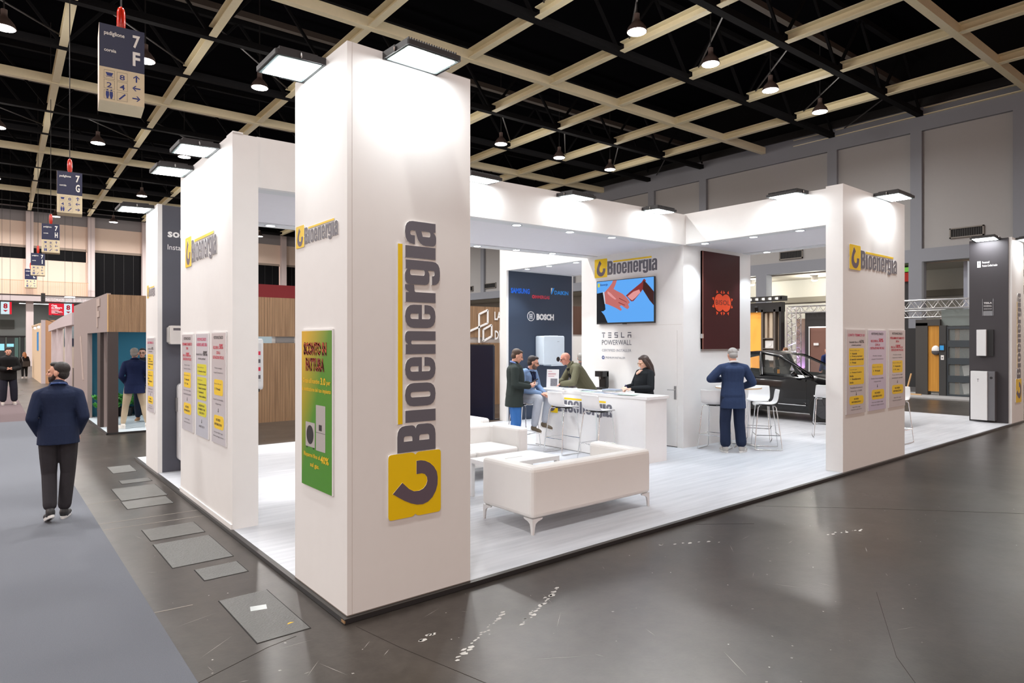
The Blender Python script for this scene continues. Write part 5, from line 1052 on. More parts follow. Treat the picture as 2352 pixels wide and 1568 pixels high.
t = thing('soap_dispenser', 'white and grey rounded dispenser on the oak panel', 'dispenser', (23.93, 3.86, 1.50)); MB().ball((0, 0, .15), (.07, .13, .15), 12).build('cap', WHITE, t); MB().ball((.0, 0, .08), (.072, .132, .12), 12).build('base', mat('dispenser_grey', S(80, 80, 84), .4), t)
t = thing('wall_tablet', 'small lit blue screen beside the glazed door', 'tablet', (23.88, 3.66, 1.6)); MB().box(0, .02, -.08, .08, 0, .26).build('case', BLACK, t); MB().box(-.002, 0, -.06, .06, .04, .2).build('screen', emat('tablet_blue', S(60, 150, 210), 1), t)
t = thing('light_switch', 'white switch plate under the lit blue tablet screen', 'switch', (23.88, 3.645, 1.3)); MB().box(0, .02, -.045, .045, 0, .16).build('plate', WHITE, t); MB().box(-.005, 0, -.02, .02, .05, .1).build('rocker', LGREY, t)
t = thing('wooden_easel', 'leaning light wood leg beside the black shutter', 'easel', (23.6, 4.6, .05)); MB().bar((0, .1, 0), (.0, -.08, .75), .06, .04).build('leg', mat('light_wood', S(206, 166, 116), .6), t); MB().bar((0, .1, .02), (0, -.4, .02), .06, .04).build('foot', mat('light_wood', S(206, 166, 116), .6), t)
t = thing('pink_panel', 'narrow pink board at the edge of the grey door header', 'panel'); MB().box(24.05, 24.1, 2.1, 2.86, 2.55, 2.9).build('board', mat('pink_board', S(226, 110, 150), .6), t)

# ------------------------------------------------------------------ the black car
PAINT = mat('black_car_paint', (.004, .004, .005), .16, coat=.4, spec=.35); TYRE = mat('tyre', (.012, .012, .012), .8); TRIMB = mat('car_trim', (.006, .006, .006), .4); CGLASS = mat('car_glass', (.2, .22, .22), .03, alpha=.18, spec=.6); RIM = mat('dark_rim', (.08, .08, .085), .3, .8)
car = thing('parked_car', 'glossy black car with its front door ajar parked behind the high tables', 'car', (13.95, 1.75, PT))
L_ST = [(-.02, .45, .62, .60), (.06, .60, .80, .72), (.3, .78, .90, .80), (.75, .90, .98, .885), (1.1, .93, 1.03, .945), (1.35, .945, 1.08, 1.00), (1.7, .95, 1.10, 1.04), (2.4, .96, 1.12, 1.05), (3.2, .96, 1.14, 1.06), (3.9, .955, 1.17, 1.08), (4.4, .93, 1.18, 1.1), (4.7, .86, 1.10, 1.06), (4.8, .72, .9, .9)]
def sect(s_):
    for a, b in zip(L_ST[:-1], L_ST[1:]):
        if a[0] <= s_ <= b[0]:
            k = (s_-a[0])/(b[0]-a[0]); w_, zt, ze = [a[i]+(b[i]-a[i])*k for i in (1, 2, 3)]; break
    zl = .24+(.12 if s_ < .15 or s_ > 4.6 else 0)
    return [(w_*.90, zl), (w_*.985, zl+.14), (w_*.975, zl+.30), (w_*1.0, zl+.48), (w_*1.0, ze*.93), (w_*.965, ze), (w_*.80, zt), (w_*.4, zt+.025), (0, zt+.03)]
ss = [-.02, .06, .2, .3, .5, .75, .95, 1.1, 1.22, 1.35, 1.7, 2.1, 2.4, 2.9, 3.2, 3.6, 3.9, 4.2, 4.4, 4.6, 4.7, 4.8]
def body_side(mb, lo, hi, j0=0, j1=9, off=0):
    st_ = [s_ for s_ in ss if lo <= s_ <= hi]
    for sg_ in (1, -1):
        vs = []; fx = []; k = j1-j0
        for s_ in st_:
            for x, z in sect(s_)[j0:j1]: vs.append((-sg_*(x+off), s_, z))
        for i in range(len(st_)-1):
            for j in range(k-1): fx.append((i*k+j, i*k+j+1, (i+1)*k+j+1, (i+1)*k+j))
        mb.add(vs, fx)
mb = MB(); body_side(mb, -.1, 1.35); body_side(mb, 1.35, 3.9, 0, 7); body_side(mb, 3.9, 5); mb.build('body', PAINT, car, smooth=35)
mb = MB(); 
for s_ in (-.02, 4.8):
    c_ = sect(s_); mb.add([(-x, s_, z) for x, z in c_]+[(x, s_, z) for x, z in c_[::-1]], [tuple(range(18))])
mb.build('end_cap', PAINT, car); MB().box(-.85, .85, .3, 4.5, .2, .3).build('floor_pan', TRIMB, car)
# greenhouse
def arch(pts, r, nm_, m):
    for sg_ in (1, -1): MB().tube([(-sg_*x, y, z) for x, y, z in pts], r, 8).build(nm_, m, car, smooth=50)
rl = [(.80, 1.30, 1.06), (.74, 1.75, 1.33), (.66, 2.2, 1.54), (.635, 2.7, 1.625), (.63, 3.2, 1.60), (.64, 3.7, 1.50), (.68, 4.15, 1.34), (.76, 4.5, 1.17)]
arch(rl, .035, 'roof_rail', PAINT); arch([(.915, 2.52, 1.06), (.76, 2.62, 1.40), (.655, 2.68, 1.61)], .05, 'b_pillar', PAINT)
vs = []; fx = []
rk = [p for p in rl if 2.1 < p[1] < 3.8]
for x, y, z in rk:
    for k in range(9): q = -1+k/4; vs.append((x*q, y, z+.05*(1-q*q)+.01))
for i in range(len(rk)-1):
    for k in range(8): a = i*9+k; fx.append((a, a+1, a+10, a+9))
MB().add(vs, fx).build('roof', PAINT, car, smooth=60)
MB().add([(-.80, 1.30, 1.07), (.80, 1.30, 1.07), (.74, 1.75, 1.34), (-.74, 1.75, 1.34), (.66, 2.2, 1.55), (-.66, 2.2, 1.55), (0, 1.22, 1.1), (0, 1.70, 1.38), (0, 2.15, 1.61)], [(0, 6, 7, 3), (6, 1, 2, 7), (3, 7, 8, 5), (7, 2, 4, 8)]).build('windscreen', CGLASS, car)
MB().add([(-.76, 4.5, 1.17), (.76, 4.5, 1.17), (.64, 3.7, 1.51), (-.64, 3.7, 1.51)], [(0, 1, 2, 3)]).build('rear_glass', CGLASS, car)
for sg_ in (1, -1):
    MB().add([(-sg_*x, y, z) for x, y, z in ((.93, 2.56, 1.05), (.93, 3.85, 1.1), (.70, 3.75, 1.46), (.64, 3.2, 1.58), (.65, 2.68, 1.60))], [(0, 1, 2, 3, 4)]).build('rear_side_glass', CGLASS, car)
    for nm_, zz in (('wheel_arch', .42),):
        for y in (.93, 3.72):
            MB().lathe([(.0, 0), (.40, 0), (.40, .02), (0, .02)], 28).build('wheel_arch', TRIMB, car).matrix_local = Matrix.Translation((-sg_*.952-(.01 if sg_ > 0 else -.01), y, .36)) @ Matrix.Rotation(PI/2, 4, 'Y')
for sg_ in (1, -1):
    for y in (.93, 3.72):
        wq = MB().lathe([(.20, -.1), (.345, -.1), (.36, -.07), (.36, .07), (.345, .1), (.20, .1)], 28).build('tyre', TYRE, car, smooth=40); wq.matrix_local = Matrix.Translation((-sg_*.90, y, .36)) @ Matrix.Rotation(PI/2, 4, 'Y')
        MB().lathe([(0, -.115), (.06, -.115), (.24, -.105), (.245, .105), (.06, .115), (0, .115)], 20).build('rim', RIM, wq)
        for k in range(7):
            a = 2*PI*k/7; MB().bar((0, 0, -sg_*.118), (.23*math.cos(a), .23*math.sin(a), -sg_*.112), .05, .012).build('spoke', RIM, wq)
# near front door, ajar, hinged at its front edge
dd = link('front_door', None, car)
def door(lo, hi):
    st_ = [lo]+[s_ for s_ in ss if lo < s_ < hi]+[hi]; vs = []; fx = []
    for s_ in st_:
        for x, z in sect(s_)[1:6]: vs.append((-(x+.008), s_-1.3, z))
    for i in range(len(st_)-1):
        for j in range(4): fx.append((i*5+j, i*5+j+1, (i+1)*5+j+1, (i+1)*5+j))
    return MB().add(vs, fx)
dd = door(1.34, 2.50).build('front_door', PAINT, car, smooth=40); sd = dd.modifiers.new('thick', 'SOLIDIFY'); sd.thickness = .05; sd.offset = -1
dd.location = (0, 1.3, 0); dd.rotation_euler = (0, 0, math.radians(-3))
MB().add([(-.925, .12, 1.045), (-.925, 1.2, 1.05), (-.665, 1.34, 1.585), (-.67, .9, 1.52), (-.74, .45, 1.31)], [(0, 1, 2, 3, 4)]).build('door_glass', CGLASS, dd)
MB().tube([(-.925, .06, 1.05), (-.75, .45, 1.325), (-.675, .9, 1.535), (-.665, 1.34, 1.60), (-.93, 1.21, 1.06)], .016, 6).build('window_frame', TRIMB, dd)
MB().tube([(-.975, .75, .90), (-.985, .95, .905)], .012, 6).build('door_handle', mat('handle_gloss', (.05, .05, .055), .1, .5), dd)
MB().box(-.98, -.955, .03, 1.16, .385, .40).build('chrome_line', CHROME, dd)
mr = MB().ball((-1.06, .28, 1.13), (.10, .07, .065), 12).build('mirror', PAINT, dd, smooth=60); MB().bar((-.93, .25, 1.06), (-1.02, .27, 1.09), .05, .03).build('mirror_arm', PAINT, mr)
for sx in (-.38, .38):
    st_ = link('seat', MB().rbox(sx-.24, sx+.24, 2.0, 2.5, .45, .62, .08).mesh('seat', TRIMB), car); MB().bar((sx, 2.5, .6), (sx, 2.72, 1.22), .46, .14, up=(0, 1, 0)).build('seat_back', TRIMB, st_); MB().bar((sx, 2.72, 1.24), (sx, 2.76, 1.42), .26, .1, up=(0, 1, 0)).build('head_rest', TRIMB, st_)
MB().box(-.8, .8, 1.35, 1.6, .85, 1.02).build('dashboard', TRIMB, car); MB().box(-.5, -.45, 2.3, 2.34, .9, 1.2).build('orange_belt', mat('orange_cloth', S(220, 150, 40), .6), car)
# ================================================================== PEOPLE
V = Vector
def rcone(mb, p, r1, q, r2, n=12):
    """tapered capsule"""
    p = V(p); q = V(q); d = q-p; L_ = d.length
    if L_ < 1e-5: mb.ball(p, r1, n); return
    d.normalize(); u = d.orthogonal().normalized(); w_ = d.cross(u); prof = []
    for a in (80, 55, 28): a = math.radians(a); prof.append((-r1*math.sin(a), r1*math.cos(a)))
    prof.append((0, r1)); prof.append((L_, r2))
    for a in (28, 55, 80): a = math.radians(a); prof.append((L_+r2*math.sin(a), r2*math.cos(a)))
    vs = []
    for t, r in prof: vs += [p+d*t+(u*math.cos(2*PI*j/n)+w_*math.sin(2*PI*j/n))*r for j in range(n)]
    fs = [(i*n+j, i*n+(j+1) % n, (i+1)*n+(j+1) % n, (i+1)*n+j) for i in range(len(prof)-1) for j in range(n)]
    k = len(prof); fs += [tuple(range(n-1, -1, -1)), tuple(range((k-1)*n, k*n))]
    mb.add(vs, fs)
def chain(mb, pts, rs):
    for i in range(len(pts)-1): rcone(mb, pts[i], rs[i], pts[i+1], rs[i+1])
def loft(mb, secs, n=20):
    """secs: (centre, right, forward, half width, half depth)"""
    vs = []
    for c, r, f, a, b in secs:
        for j in range(n):
            t = 2*PI*j/n; cs, sn = math.cos(t), math.sin(t); e = .94
            vs.append(V(c)+V(r)*(a*math.copysign(abs(cs)**e, cs))+V(f)*(b*math.copysign(abs(sn)**e, sn)))
    k = len(secs); fs = [(i*n+j, i*n+(j+1) % n, (i+1)*n+(j+1) % n, (i+1)*n+j) for i in range(k-1) for j in range(n)]
    fs += [tuple(range(n-1, -1, -1)), tuple(range((k-1)*n, k*n))]
    mb.add(vs, fs)
def remesh(mb, voxel, it=3):
    me = mb.mesh('tmp', []) if False else None
    me = bpy.data.meshes.new('tmp'); me.from_pydata([tuple(p) for p in mb.v], [], mb.f); me.update()
    bm = bmesh.new(); bm.from_mesh(me); bmesh.ops.recalc_face_normals(bm, faces=bm.faces); bm.to_mesh(me); bm.free()
    o = bpy.data.objects.new('tmp', me); COL.objects.link(o)
    m = o.modifiers.new('r', 'REMESH'); m.mode = 'VOXEL'; m.voxel_size = voxel
    if it: s_ = o.modifiers.new('s', 'SMOOTH'); s_.factor = .5; s_.iterations = it
    bpy.context.view_layer.update()
    out = bpy.data.meshes.new_from_object(o.evaluated_get(bpy.context.evaluated_depsgraph_get()))
    bpy.data.objects.remove(o); bpy.data.meshes.remove(me)
    out.polygons.foreach_set('use_smooth', [True]*len(out.polygons)); return out
def rot(v, ax, deg): return Matrix.Rotation(math.radians(deg), 3, V(ax)) @ V(v)
SKIN = mat('skin', S(214, 160, 136), .5, bump=.02, bscale=120); SKINR = mat('skin_ruddy', S(206, 142, 122), .5); EYE = mat('eye_dark', (.02, .015, .012), .2); LIP = mat('lip', S(176, 104, 96), .5)
STAND = dict(P=(0, 0, .95), C=(0, .01, 1.27), N=(0, -.015, 1.475), H=(0, .015, 1.62), hf=(0, 1, 0), hu=(0, 0, 1),
             sl=(-.18, -.01, 1.395), sr=(.18, -.01, 1.395), el=(-.24, -.03, 1.13), er=(.24, -.03, 1.13), wl=(-.24, .08, .88), wr=(.24, .08, .88),
             dl=(0, .25, -1), dr=(0, .25, -1), nl=(1, 0, 0), nr=(-1, 0, 0), curl=25,
             hl=(-.09, 0, .92), hr=(.09, 0, .92), kl=(-.10, .03, .50), kr=(.10, .03, .50), al=(-.10, -.03, .09), ar=(.10, -.03, .09), fl=(-.1, 1, 0), fr=(.1, 1, 0), gut=0, shw=1.0)
def hand(mb, w_, d, n, thumb, curl, sc=1.0):
    d = V(d).normalized(); n = V(n); n = (n-d*n.dot(d)).normalized(); s_ = d.cross(n)*thumb
    for i in range(4): rcone(mb, V(w_)+s_*(.012*(1.5-i))*.7, .015*sc, V(w_)+d*.088*sc+s_*(.0205*(1.5-i)), .0125*sc, 8)
    for i, L_ in enumerate((.072, .082, .076, .058)):
        p = V(w_)+d*.088*sc+s_*(.0205*(1.5-i)); dd = d; ax = d.cross(n)
        for k, fr in enumerate((.45, .32, .23)):
            dd = rot(dd, ax, curl*(.7+.3*k)+i*3); q = p+dd*L_*fr*1.15*sc; rcone(mb, p, .0095*sc-.0006*k, q, .0088*sc-.0008*k, 8); p = q
    p = V(w_)+d*.022*sc+s_*.028; q = p+(d*.55+s_*.75+n*.3).normalized()*.042*sc; rcone(mb, p, .014*sc, q, .0115*sc, 8); r_ = q+(d*.85+s_*.25+n*.35).normalized()*.034*sc; rcone(mb, q, .0115*sc, r_, .009*sc, 8)
def person(lab, loc, rz, pose, sp, sc=1.0, voxel=.007):
    J = dict(STAND); J.update(pose); J = {k: (V(v) if isinstance(v, (tuple, list)) else v) for k, v in J.items()}
    t = thing('person', lab, 'person', loc, rz); t.scale = (sc, sc, sc)
    P, C, N, H = J['P'], J['C'], J['N'], J['H']; hip = (J['hr']-J['hl']).normalized(); sh = (J['sr']-J['sl']).normalized()
    def spine(k):   # quadratic through P, C, N
        a, b, c = P, C, N; L0 = .5
        return a*(2*(k-.5)*(k-1))+b*(-4*k*(k-1))+c*(2*k*(k-.5))
    g = J['gut']; w_ = J['shw']
    PR = [(-.12, .150, .105, 0), (0, .168, .118, 0), (.16, .162, .115+g*.6, g*.5), (.34, .148, .108+g, g*.7), (.52, .155, .115+g*.8, g*.4), (.70, .166, .122, 0), (.82, .158, .112, 0), (.91, .125, .088, 0), (.97, .085, .068, 0), (1.03, .060, .058, 0)]
    def torso(mb, infl=0, lo=-.12, hi=1.1, flare=0):
        ss_ = []
        for k, a, b, f0 in PR:
            if k < lo-1e-6 or k > hi+1e-6: continue
            c = spine(k); r_ = (hip*(1-k)+sh*k).normalized(); up = (spine(min(k+.05, 1.05))-spine(k-.05)).normalized(); f = up.cross(r_).normalized(); r_ = f.cross(up).normalized()
            a *= (1+(w_-1)*max(0, min(1, k)))
            i_ = infl+(flare if k <= 0 else 0)
            ss_.append((c+f*f0, r_, f, a+i_ if k < .95 else a+infl*.45, b+i_ if k < .95 else b+infl*.45))
        loft(mb, ss_)
    # ---- body: one continuous surface
    hf = J['hf'].normalized(); hu = J['hu']; hu = (hu-hf*hu.dot(hf)).normalized(); hr_ = hf.cross(hu)
    R3 = Matrix((hr_, hf, hu)).transposed()
    hp = lambda x, y, z: H+hr_*x+hf*y+hu*z
    b = MB(); torso(b)
    chain(b, [N+(N-C).normalized()*-.03, N, hp(0, -.015, -.06)], [.06, .056, .052])
    b.ball(hp(0, -.012, .03), (.073, .092, .086), 18, 0, R3); b.ball(hp(0, .02, -.035), (.058, .068, .078), 16, 0, R3); b.ball(hp(0, .058, -.088), (.026, .022, .02), 10, 0, R3)
    rcone(b, hp(0, .084, .012), .009, hp(0, .105, -.022), .013, 8); b.ball(hp(0, .098, -.026), (.017, .013, .010), 8, 0, R3)
    for s_ in (-1, 1):
        b.ball(hp(s_*.029, .076, .024), (.026, .014, .009), 8, 0, R3); b.ball(hp(s_*.074, -.008, -.006), (.011, .022, .033), 10, 0, R3); b.ball(hp(s_*.036, .06, -.022), (.024, .024, .022), 8, 0, R3)
    b.ball(hp(0, .080, -.052), (.024, .012, .011), 8, 0, R3)
    for s_, e_, h_, d_, n_, th in ((J['sl'], J['el'], J['wl'], J['dl'], J['nl'], 1), (J['sr'], J['er'], J['wr'], J['dr'], J['nr'], -1)):
        chain(b, [N+(C-N)*.12, s_, e_, h_], [.055, .052, .040, .028]); hand(b, h_, d_, n_, J.get('th%d' % th, th), J['curl'])
    for h_, k_, a_, f_ in ((J['hl'], J['kl'], J['al'], J['fl']), (J['hr'], J['kr'], J['ar'], J['fr'])):
        chain(b, [P, h_, k_, k_*.6+a_*.4, a_], [.09, .085, .055, .052, .036]); f_ = f_.normalized(); rcone(b, a_+V((0, 0, -.045)), .034, a_+f_*.13+V((0, 0, -.06)), .026)
    me = remesh(b, voxel, 2); me.materials.append(sp.get('skin', SKIN)); link('body', me, t)
    # ---- trousers
    if sp.get('trousers'):
        b = MB(); tr = sp.get('tr', .016); torso(b, .012, -.12, .22)
        for h_, k_, a_ in ((J['hl'], J['kl'], J['al']), (J['hr'], J['kr'], J['ar'])):
            fw0 = sp.get('cuff', .062); m1 = h_*.5+k_*.5; m2 = k_*.55+a_*.45; cuff = a_+(k_-a_).normalized()*(fw0*.75+.012); fw_ = sp.get('cuff', .062)
            chain(b, [P*.5+h_*.5, h_, m1, k_, m2, cuff], [.11, .094+tr*.5, .084+tr*.5, .062+tr, .058+tr, fw_])
        me = remesh(b, voxel*1.3, 3); me.materials.append(sp['trousers']); link('trousers', me, t)
    # ---- top: jacket, sweater
    b = MB(); lo = sp.get('hem', -.12); torso(b, sp.get('infl', .018), -.12, 1.1, sp.get('flare', .0))
    if sp.get('skirt'):      # longer hem over hips
        c0 = spine(-.12); r_ = hip; f = V((0, 0, 1)).cross(r_)*1; dn = (P-C).normalized(); dn = (dn+V((0, 0, -1))).normalized(); L_ = sp['skirt']
        fwd = r_.cross(dn).normalized()
        fwd = -fwd if fwd.dot(J['fl']+J['fr']) < 0 else fwd
        IF = sp.get('infl', .018); FL = sp.get('flare', 0); loft(b, [(P+(C-P)*.3, r_, fwd, .16+IF, .117+IF), (P, r_, fwd, .170+IF, .122+IF), (c0, r_, fwd, .172+IF+FL*.7, .124+IF+FL*.7), (c0+dn*L_, r_, fwd, .174+IF+FL, .126+IF+FL)])
    for s_, e_, h_ in ((J['sl'], J['el'], J['wl']), (J['sr'], J['er'], J['wr'])):
        sl = sp.get('sleeve', .016); wr_ = h_*.96+e_*.04
        chain(b, [N+(C-N)*.10, s_, s_*.5+e_*.5, e_, e_*.45+wr_*.55, wr_], [.058, .054+sl*.6, .050+sl*.9, .046+sl*.8, .040+sl*.8, .033+sl*.8])
        chain(b, [C*.45+N*.55, s_+(C-s_)*.12], [.10, .066+sl*.5])
    rcone(b, N+(C-N)*.15, .085+sp.get('infl', .018)*.3, N+(H-N)*.10, .068)
    if sp.get('hood'): b.ball(N+V((0, -.06, .0)), (.12, .08, .06), 14)
    me = remesh(b, voxel*1.25, 5); me.materials.append(sp['top']); link(sp.get('topname', 'jacket'), me, t)
    if sp.get('collar'):
        b = MB(); c = N+(H-N)*.16; ax = (H-N).normalized(); r_ = sh; f = ax.cross(r_) if True else 0
        pts = []; n = 18
        for j in range(n+1): a = 2*PI*j/n; pts.append(c+r_*math.cos(a)*.07+f*math.sin(a)*.075-ax*(.03 if math.sin(a) > .3 else 0))
        b.tube(pts, .016, 8); b.build('collar', sp['collar'], t, smooth=60)
    if sp.get('shirt'):      # shirt front between the lapels
        b = MB(); f = sh.cross((N-C).normalized())*-1; f = (N-C).normalized().cross(sh).normalized()
        for k0, k1, w0, w1 in (sp.get('shirt_k', (.42, .97, .025, .075)),):
            a, c_ = spine(k0)+f*(.135+g), spine(k1)+f*.075; m_ = spine(max(.72, k0+.08))+f*(.142)
            b.add([a-sh*w0, a+sh*w0, m_+sh*(w1*.8), c_+sh*w1, c_-sh*w1, m_-sh*(w1*.8)], [(0, 1, 2, 5), (5, 2, 3, 4)])
        o = b.build('shirt_front', sp['shirt'], t); sdm = o.modifiers.new('thick', 'SOLIDIFY'); sdm.thickness = .02; sdm.offset = -.5
    # ---- shoes
    for a_, f_, k_ in ((J['al'], J['fl'], J['kl']), (J['ar'], J['fr'], J['kr'])):
        f_ = f_.normalized(); side = f_.cross(V((0, 0, 1))).normalized(); up = side.cross(f_); M3 = Matrix((side, f_, up)).transposed()
        b = MB(); q = lambda x, y, z: a_+side*x+f_*y+up*z
        b.ball(q(0, -.01, -.025), (.043, .055, .055), 12, 0, M3); b.ball(q(0, .085, -.045), (.046, .095, .036), 12, 0, M3); rcone(b, q(0, 0, -.05), .042, q(0, .1, -.055), .042); rcone(b, q(0, 0, .0), .042, q(0, .0, -.04), .045)
        me = remesh(b, .007, 2); me.materials.append(sp['shoe']); s0 = link('shoe', me, t)
        b = MB(); pr = [(.036*math.cos(x*PI/8)*(1.05 if math.sin(x*PI/8) > 0 else .95), .055+.125*math.sin(x*PI/8)) for x in range(16)]
        b.add([q(x, y, -.089) for x, y in pr]+[q(x*1.2, y*1.03-.002, -.062) for x, y in pr], [tuple(range(15, -1, -1)), tuple(range(16, 32))]+[(i, (i+1) % 16, 16+(i+1) % 16, 16+i) for i in range(16)])
        b.build('sole', sp.get('sole', FOAM), s0, fix=True)
        if sp.get('stripes'):
            for k in range(3):
                for s_ in (-1, 1): MB().bar(q(s_*.045, .03+k*.022, -.055), q(s_*.040, .045+k*.022, -.02), .004, .008).build('stripe', sp['stripes'], s0)
    # ---- hair, beard, face
    hs = sp.get('hair')
    if hs:
        b = MB(); st_ = sp.get('style', 'short'); k = sp.get('hv', 0)
        b.ball(hp(0, -.030, .050), (.080+k*.4, .088, .078+k), 18, 0, R3); b.ball(hp(0, -.052, -.005), (.070+k*.3, .058, .07), 14, 0, R3); b.ball(hp(0, .026, .092+k), (.056, .045, .026+k*.5), 12, 0, R3)
        if st_ == 'quiff': b.ball(hp(0, .03, .094), (.058, .05, .030), 12, 0, R3)
        if st_ == 'long':
            b.ball(hp(0, -.03, .04), (.090, .095, .09), 16, 0, R3)
            for s_ in (-1, 1): chain(b, [hp(s_*.072, .0, .03), hp(s_*.082, -.02, -.05), hp(s_*.085, -.035, -.14), hp(s_*.09, -.05, -.23)], [.03, .034, .034, .02])
            chain(b, [hp(0, -.07, .0), hp(0, -.09, -.12), hp(.02, -.10, -.27)], [.07, .07, .05])
        me = remesh(b, .007, 2); me.materials.append(hs); link('hair', me, t)
        for s_ in (-1, 1): MB().tube([hp(s_*.014, .090, .022), hp(s_*.03, .090, .028), hp(s_*.046, .076, .022)], .0035, 6).build('eyebrow', hs, t)
    for s_ in (-1, 1): MB().ball(hp(s_*.029, .079, .006), (.010, .008, .006), 8, 0, R3).build('eye', EYE, t)
    MB().ball(hp(0, .0885, -.053), (.02, .006, .005), 8, 0, R3).build('lips', LIP, t)
    if sp.get('beard'):
        b = MB(); b.ball(hp(0, .026, -.062), (.061, .066, .052), 14, 0, R3); b.ball(hp(0, .06, -.09), (.034, .028, .028), 10, 0, R3)
        for s_ in (-1, 1): chain(b, [hp(s_*.06, .005, -.01), hp(s_*.055, .03, -.06)], [.016, .018])
        me = remesh(b, .007, 2); me.materials.append(sp['beard']); link('beard', me, t)
    if sp.get('glasses'):
        g_ = MB()
        for s_ in (-1, 1):
            g_.tube([hp(s_*.032+.023*math.cos(a*PI/6), .090, .004+.018*math.sin(a*PI/6)) for a in range(13)], .0028, 6); g_.tube([hp(s_*.055, .086, .01), hp(s_*.076, .0, .008)], .0026, 6)
        g_.tube([hp(-.01, .094, .008), hp(.01, .094, .008)], .0026, 6); gg = g_.build('glasses', sp['glasses'], t)
        if sp.get('lens'):
            for s_ in (-1, 1): MB().add([hp(s_*.032+.021*math.cos(a*PI/5), .089, .004+.016*math.sin(a*PI/5)) for a in range(10)], [tuple(range(10))]).build('lens', sp['lens'], gg)
    return t, J, hp, spine, sh
def cloth(name, c, r=.85): return mat('cloth_'+name, S(*c), r, bump=.25, bscale=35, var=.08, vscale=20, spec=.25)
def rzd(d): return math.radians(d-90)     # heading in degrees from +X -> rotation of a figure that faces +y

# 1 walking man in the aisle, seen from behind
t, J, hp, spn, sh = person('man in a navy sweater and dark jeans walking away on the grey carpet', (-1.31, 4.40, .006), rzd(84),
    dict(hf=(-.95, .35, .05), H=(-.005, .02, 1.615), el=(-.235, -.08, 1.13), er=(.235, -.08, 1.13), wl=(-.17, .12, .93), wr=(.17, .12, .93), dl=(.5, .6, -.5), dr=(-.5, .6, -.5), nl=(0, -1, -.3), nr=(0, -1, -.3),
         kl=(-.085, .03, .50), al=(-.07, -.16, .14), fl=(-.25, .85, -.35), kr=(.085, .05, .51), ar=(.05, .03, .09), fr=(.25, 1, 0), sl=(-.178, -.01, 1.375), sr=(.178, -.01, 1.375), shw=1.0),
    dict(top=cloth('navy_knit', (30, 40, 66)), topname='sweater', infl=.022, flare=.004, skirt=.02, trousers=cloth('black_denim', (50, 48, 52)), tr=.012, cuff=.066, shoe=mat('shoe_black', (.02, .02, .022), .5), sole=FOAM, hair=mat('hair_dark', S(34, 28, 26), .6, bump=.5, bscale=90), style='quiff', beard=mat('beard_dark', S(58, 42, 36), .8), collar=cloth('navy_rib', (34, 44, 70)), sleeve=.014), .985, .006)
b = MB(); b.tube([N_ for N_ in [J['N']+V((-.085, .04, .0)), J['N']+V((-.06, -.07, .03)), J['N']+V((0, -.09, .035)), J['N']+V((.06, -.07, .03)), J['N']+V((.085, .04, .0))]], .010, 6); b.build('lanyard', mat('blue_lanyard', S(40, 70, 130), .5), t)
# 2 man in black at the far left
person('man in a black hooded jacket and cap standing far down the aisle', (-1.36, 20.9, .006), rzd(-85),
    dict(el=(-.26, .02, 1.12), er=(.26, .02, 1.12), wl=(-.08, .24, 1.08), wr=(.08, .24, 1.08), dl=(.8, .5, .1), dr=(-.8, .5, .1), nl=(0, 0, 1), nr=(0, 0, 1), hf=(0, 1, -.25), hl=(-.1, 0, .92), hr=(.1, 0, .92), kl=(-.13, .03, .5), kr=(.12, .03, .5), al=(-.15, 0, .09), ar=(.13, 0, .09), shw=1.1),
    dict(top=cloth('black_puffer', (16, 15, 16)), infl=.045, skirt=.1, hood=1, sleeve=.035, trousers=cloth('ink_denim', (34, 34, 46)), tr=.04, cuff=.09, shoe=mat('shoe_white', S(196, 184, 176), .5), hair=mat('cap_black', S(18, 16, 17), .8), hv=.012), 1.0, .009)
# 3 small figure farther away
person('small figure in black with a shoulder bag walking away at the end of the aisle', (-.28, 38.4, 0), rzd(95), dict(wl=(-.22, .1, .95), wr=(.22, .1, .95), hf=(0, 1, -.3)),
    dict(top=cloth('black_coat', (26, 20, 20)), infl=.04, skirt=.12, trousers=cloth('black_cloth', (18, 17, 18)), shoe=mat('shoe_white', S(196, 184, 176), .5), hair=mat('hair_ginger', S(150, 96, 58), .7), style='long'), .79, .012)
t = thing('shoulder_bag', 'dark shoulder bag on the small figure at the end of the aisle', 'bag', (-.20, 38.24, .62)); MB().rbox(-.16, .16, -.05, .05, 0, .28, .04).build('pouch', mat('bag_brown', S(46, 36, 30), .7), t); MB().tube([(-.15, 0, .26), (-.2, .04, .5), (-.05, .06, .56)], .012, 6).build('strap', mat('strap_pale', S(150, 140, 136), .7), t)
# 4 navy blazer man on the teal stand
person('man in a navy blazer and beige trousers seen from behind on the teal stand', (.62, 12.0, .042), rzd(78),
    dict(hf=(.25, 1, .05), el=(-.25, -.08, 1.13), er=(.27, -.04, 1.13), wl=(-.16, .1, .96), wr=(.2, .12, .98), dl=(.4, .7, -.4), dr=(-.4, .7, -.4), nl=(0, -.3, -1), nr=(0, -.3, -1), hl=(-.1, 0, .92), hr=(.1, 0, .92), kl=(-.17, .0, .49), kr=(.17, .02, .49), al=(-.22, -.03, .09), ar=(.24, .0, .09), fl=(-.7, .7, 0), fr=(.5, .8, 0)),
    dict(top=cloth('navy_blazer', (22, 34, 70)), infl=.024, skirt=.10, flare=.008, trousers=cloth('beige_chino', (186, 170, 146)), tr=.006, cuff=.05, shoe=mat('shoe_white2', S(220, 216, 208), .5), hair=mat('hair_grey', S(150, 146, 140), .6), collar=cloth('navy_blazer', (22, 34, 70))), 1.01, .008)
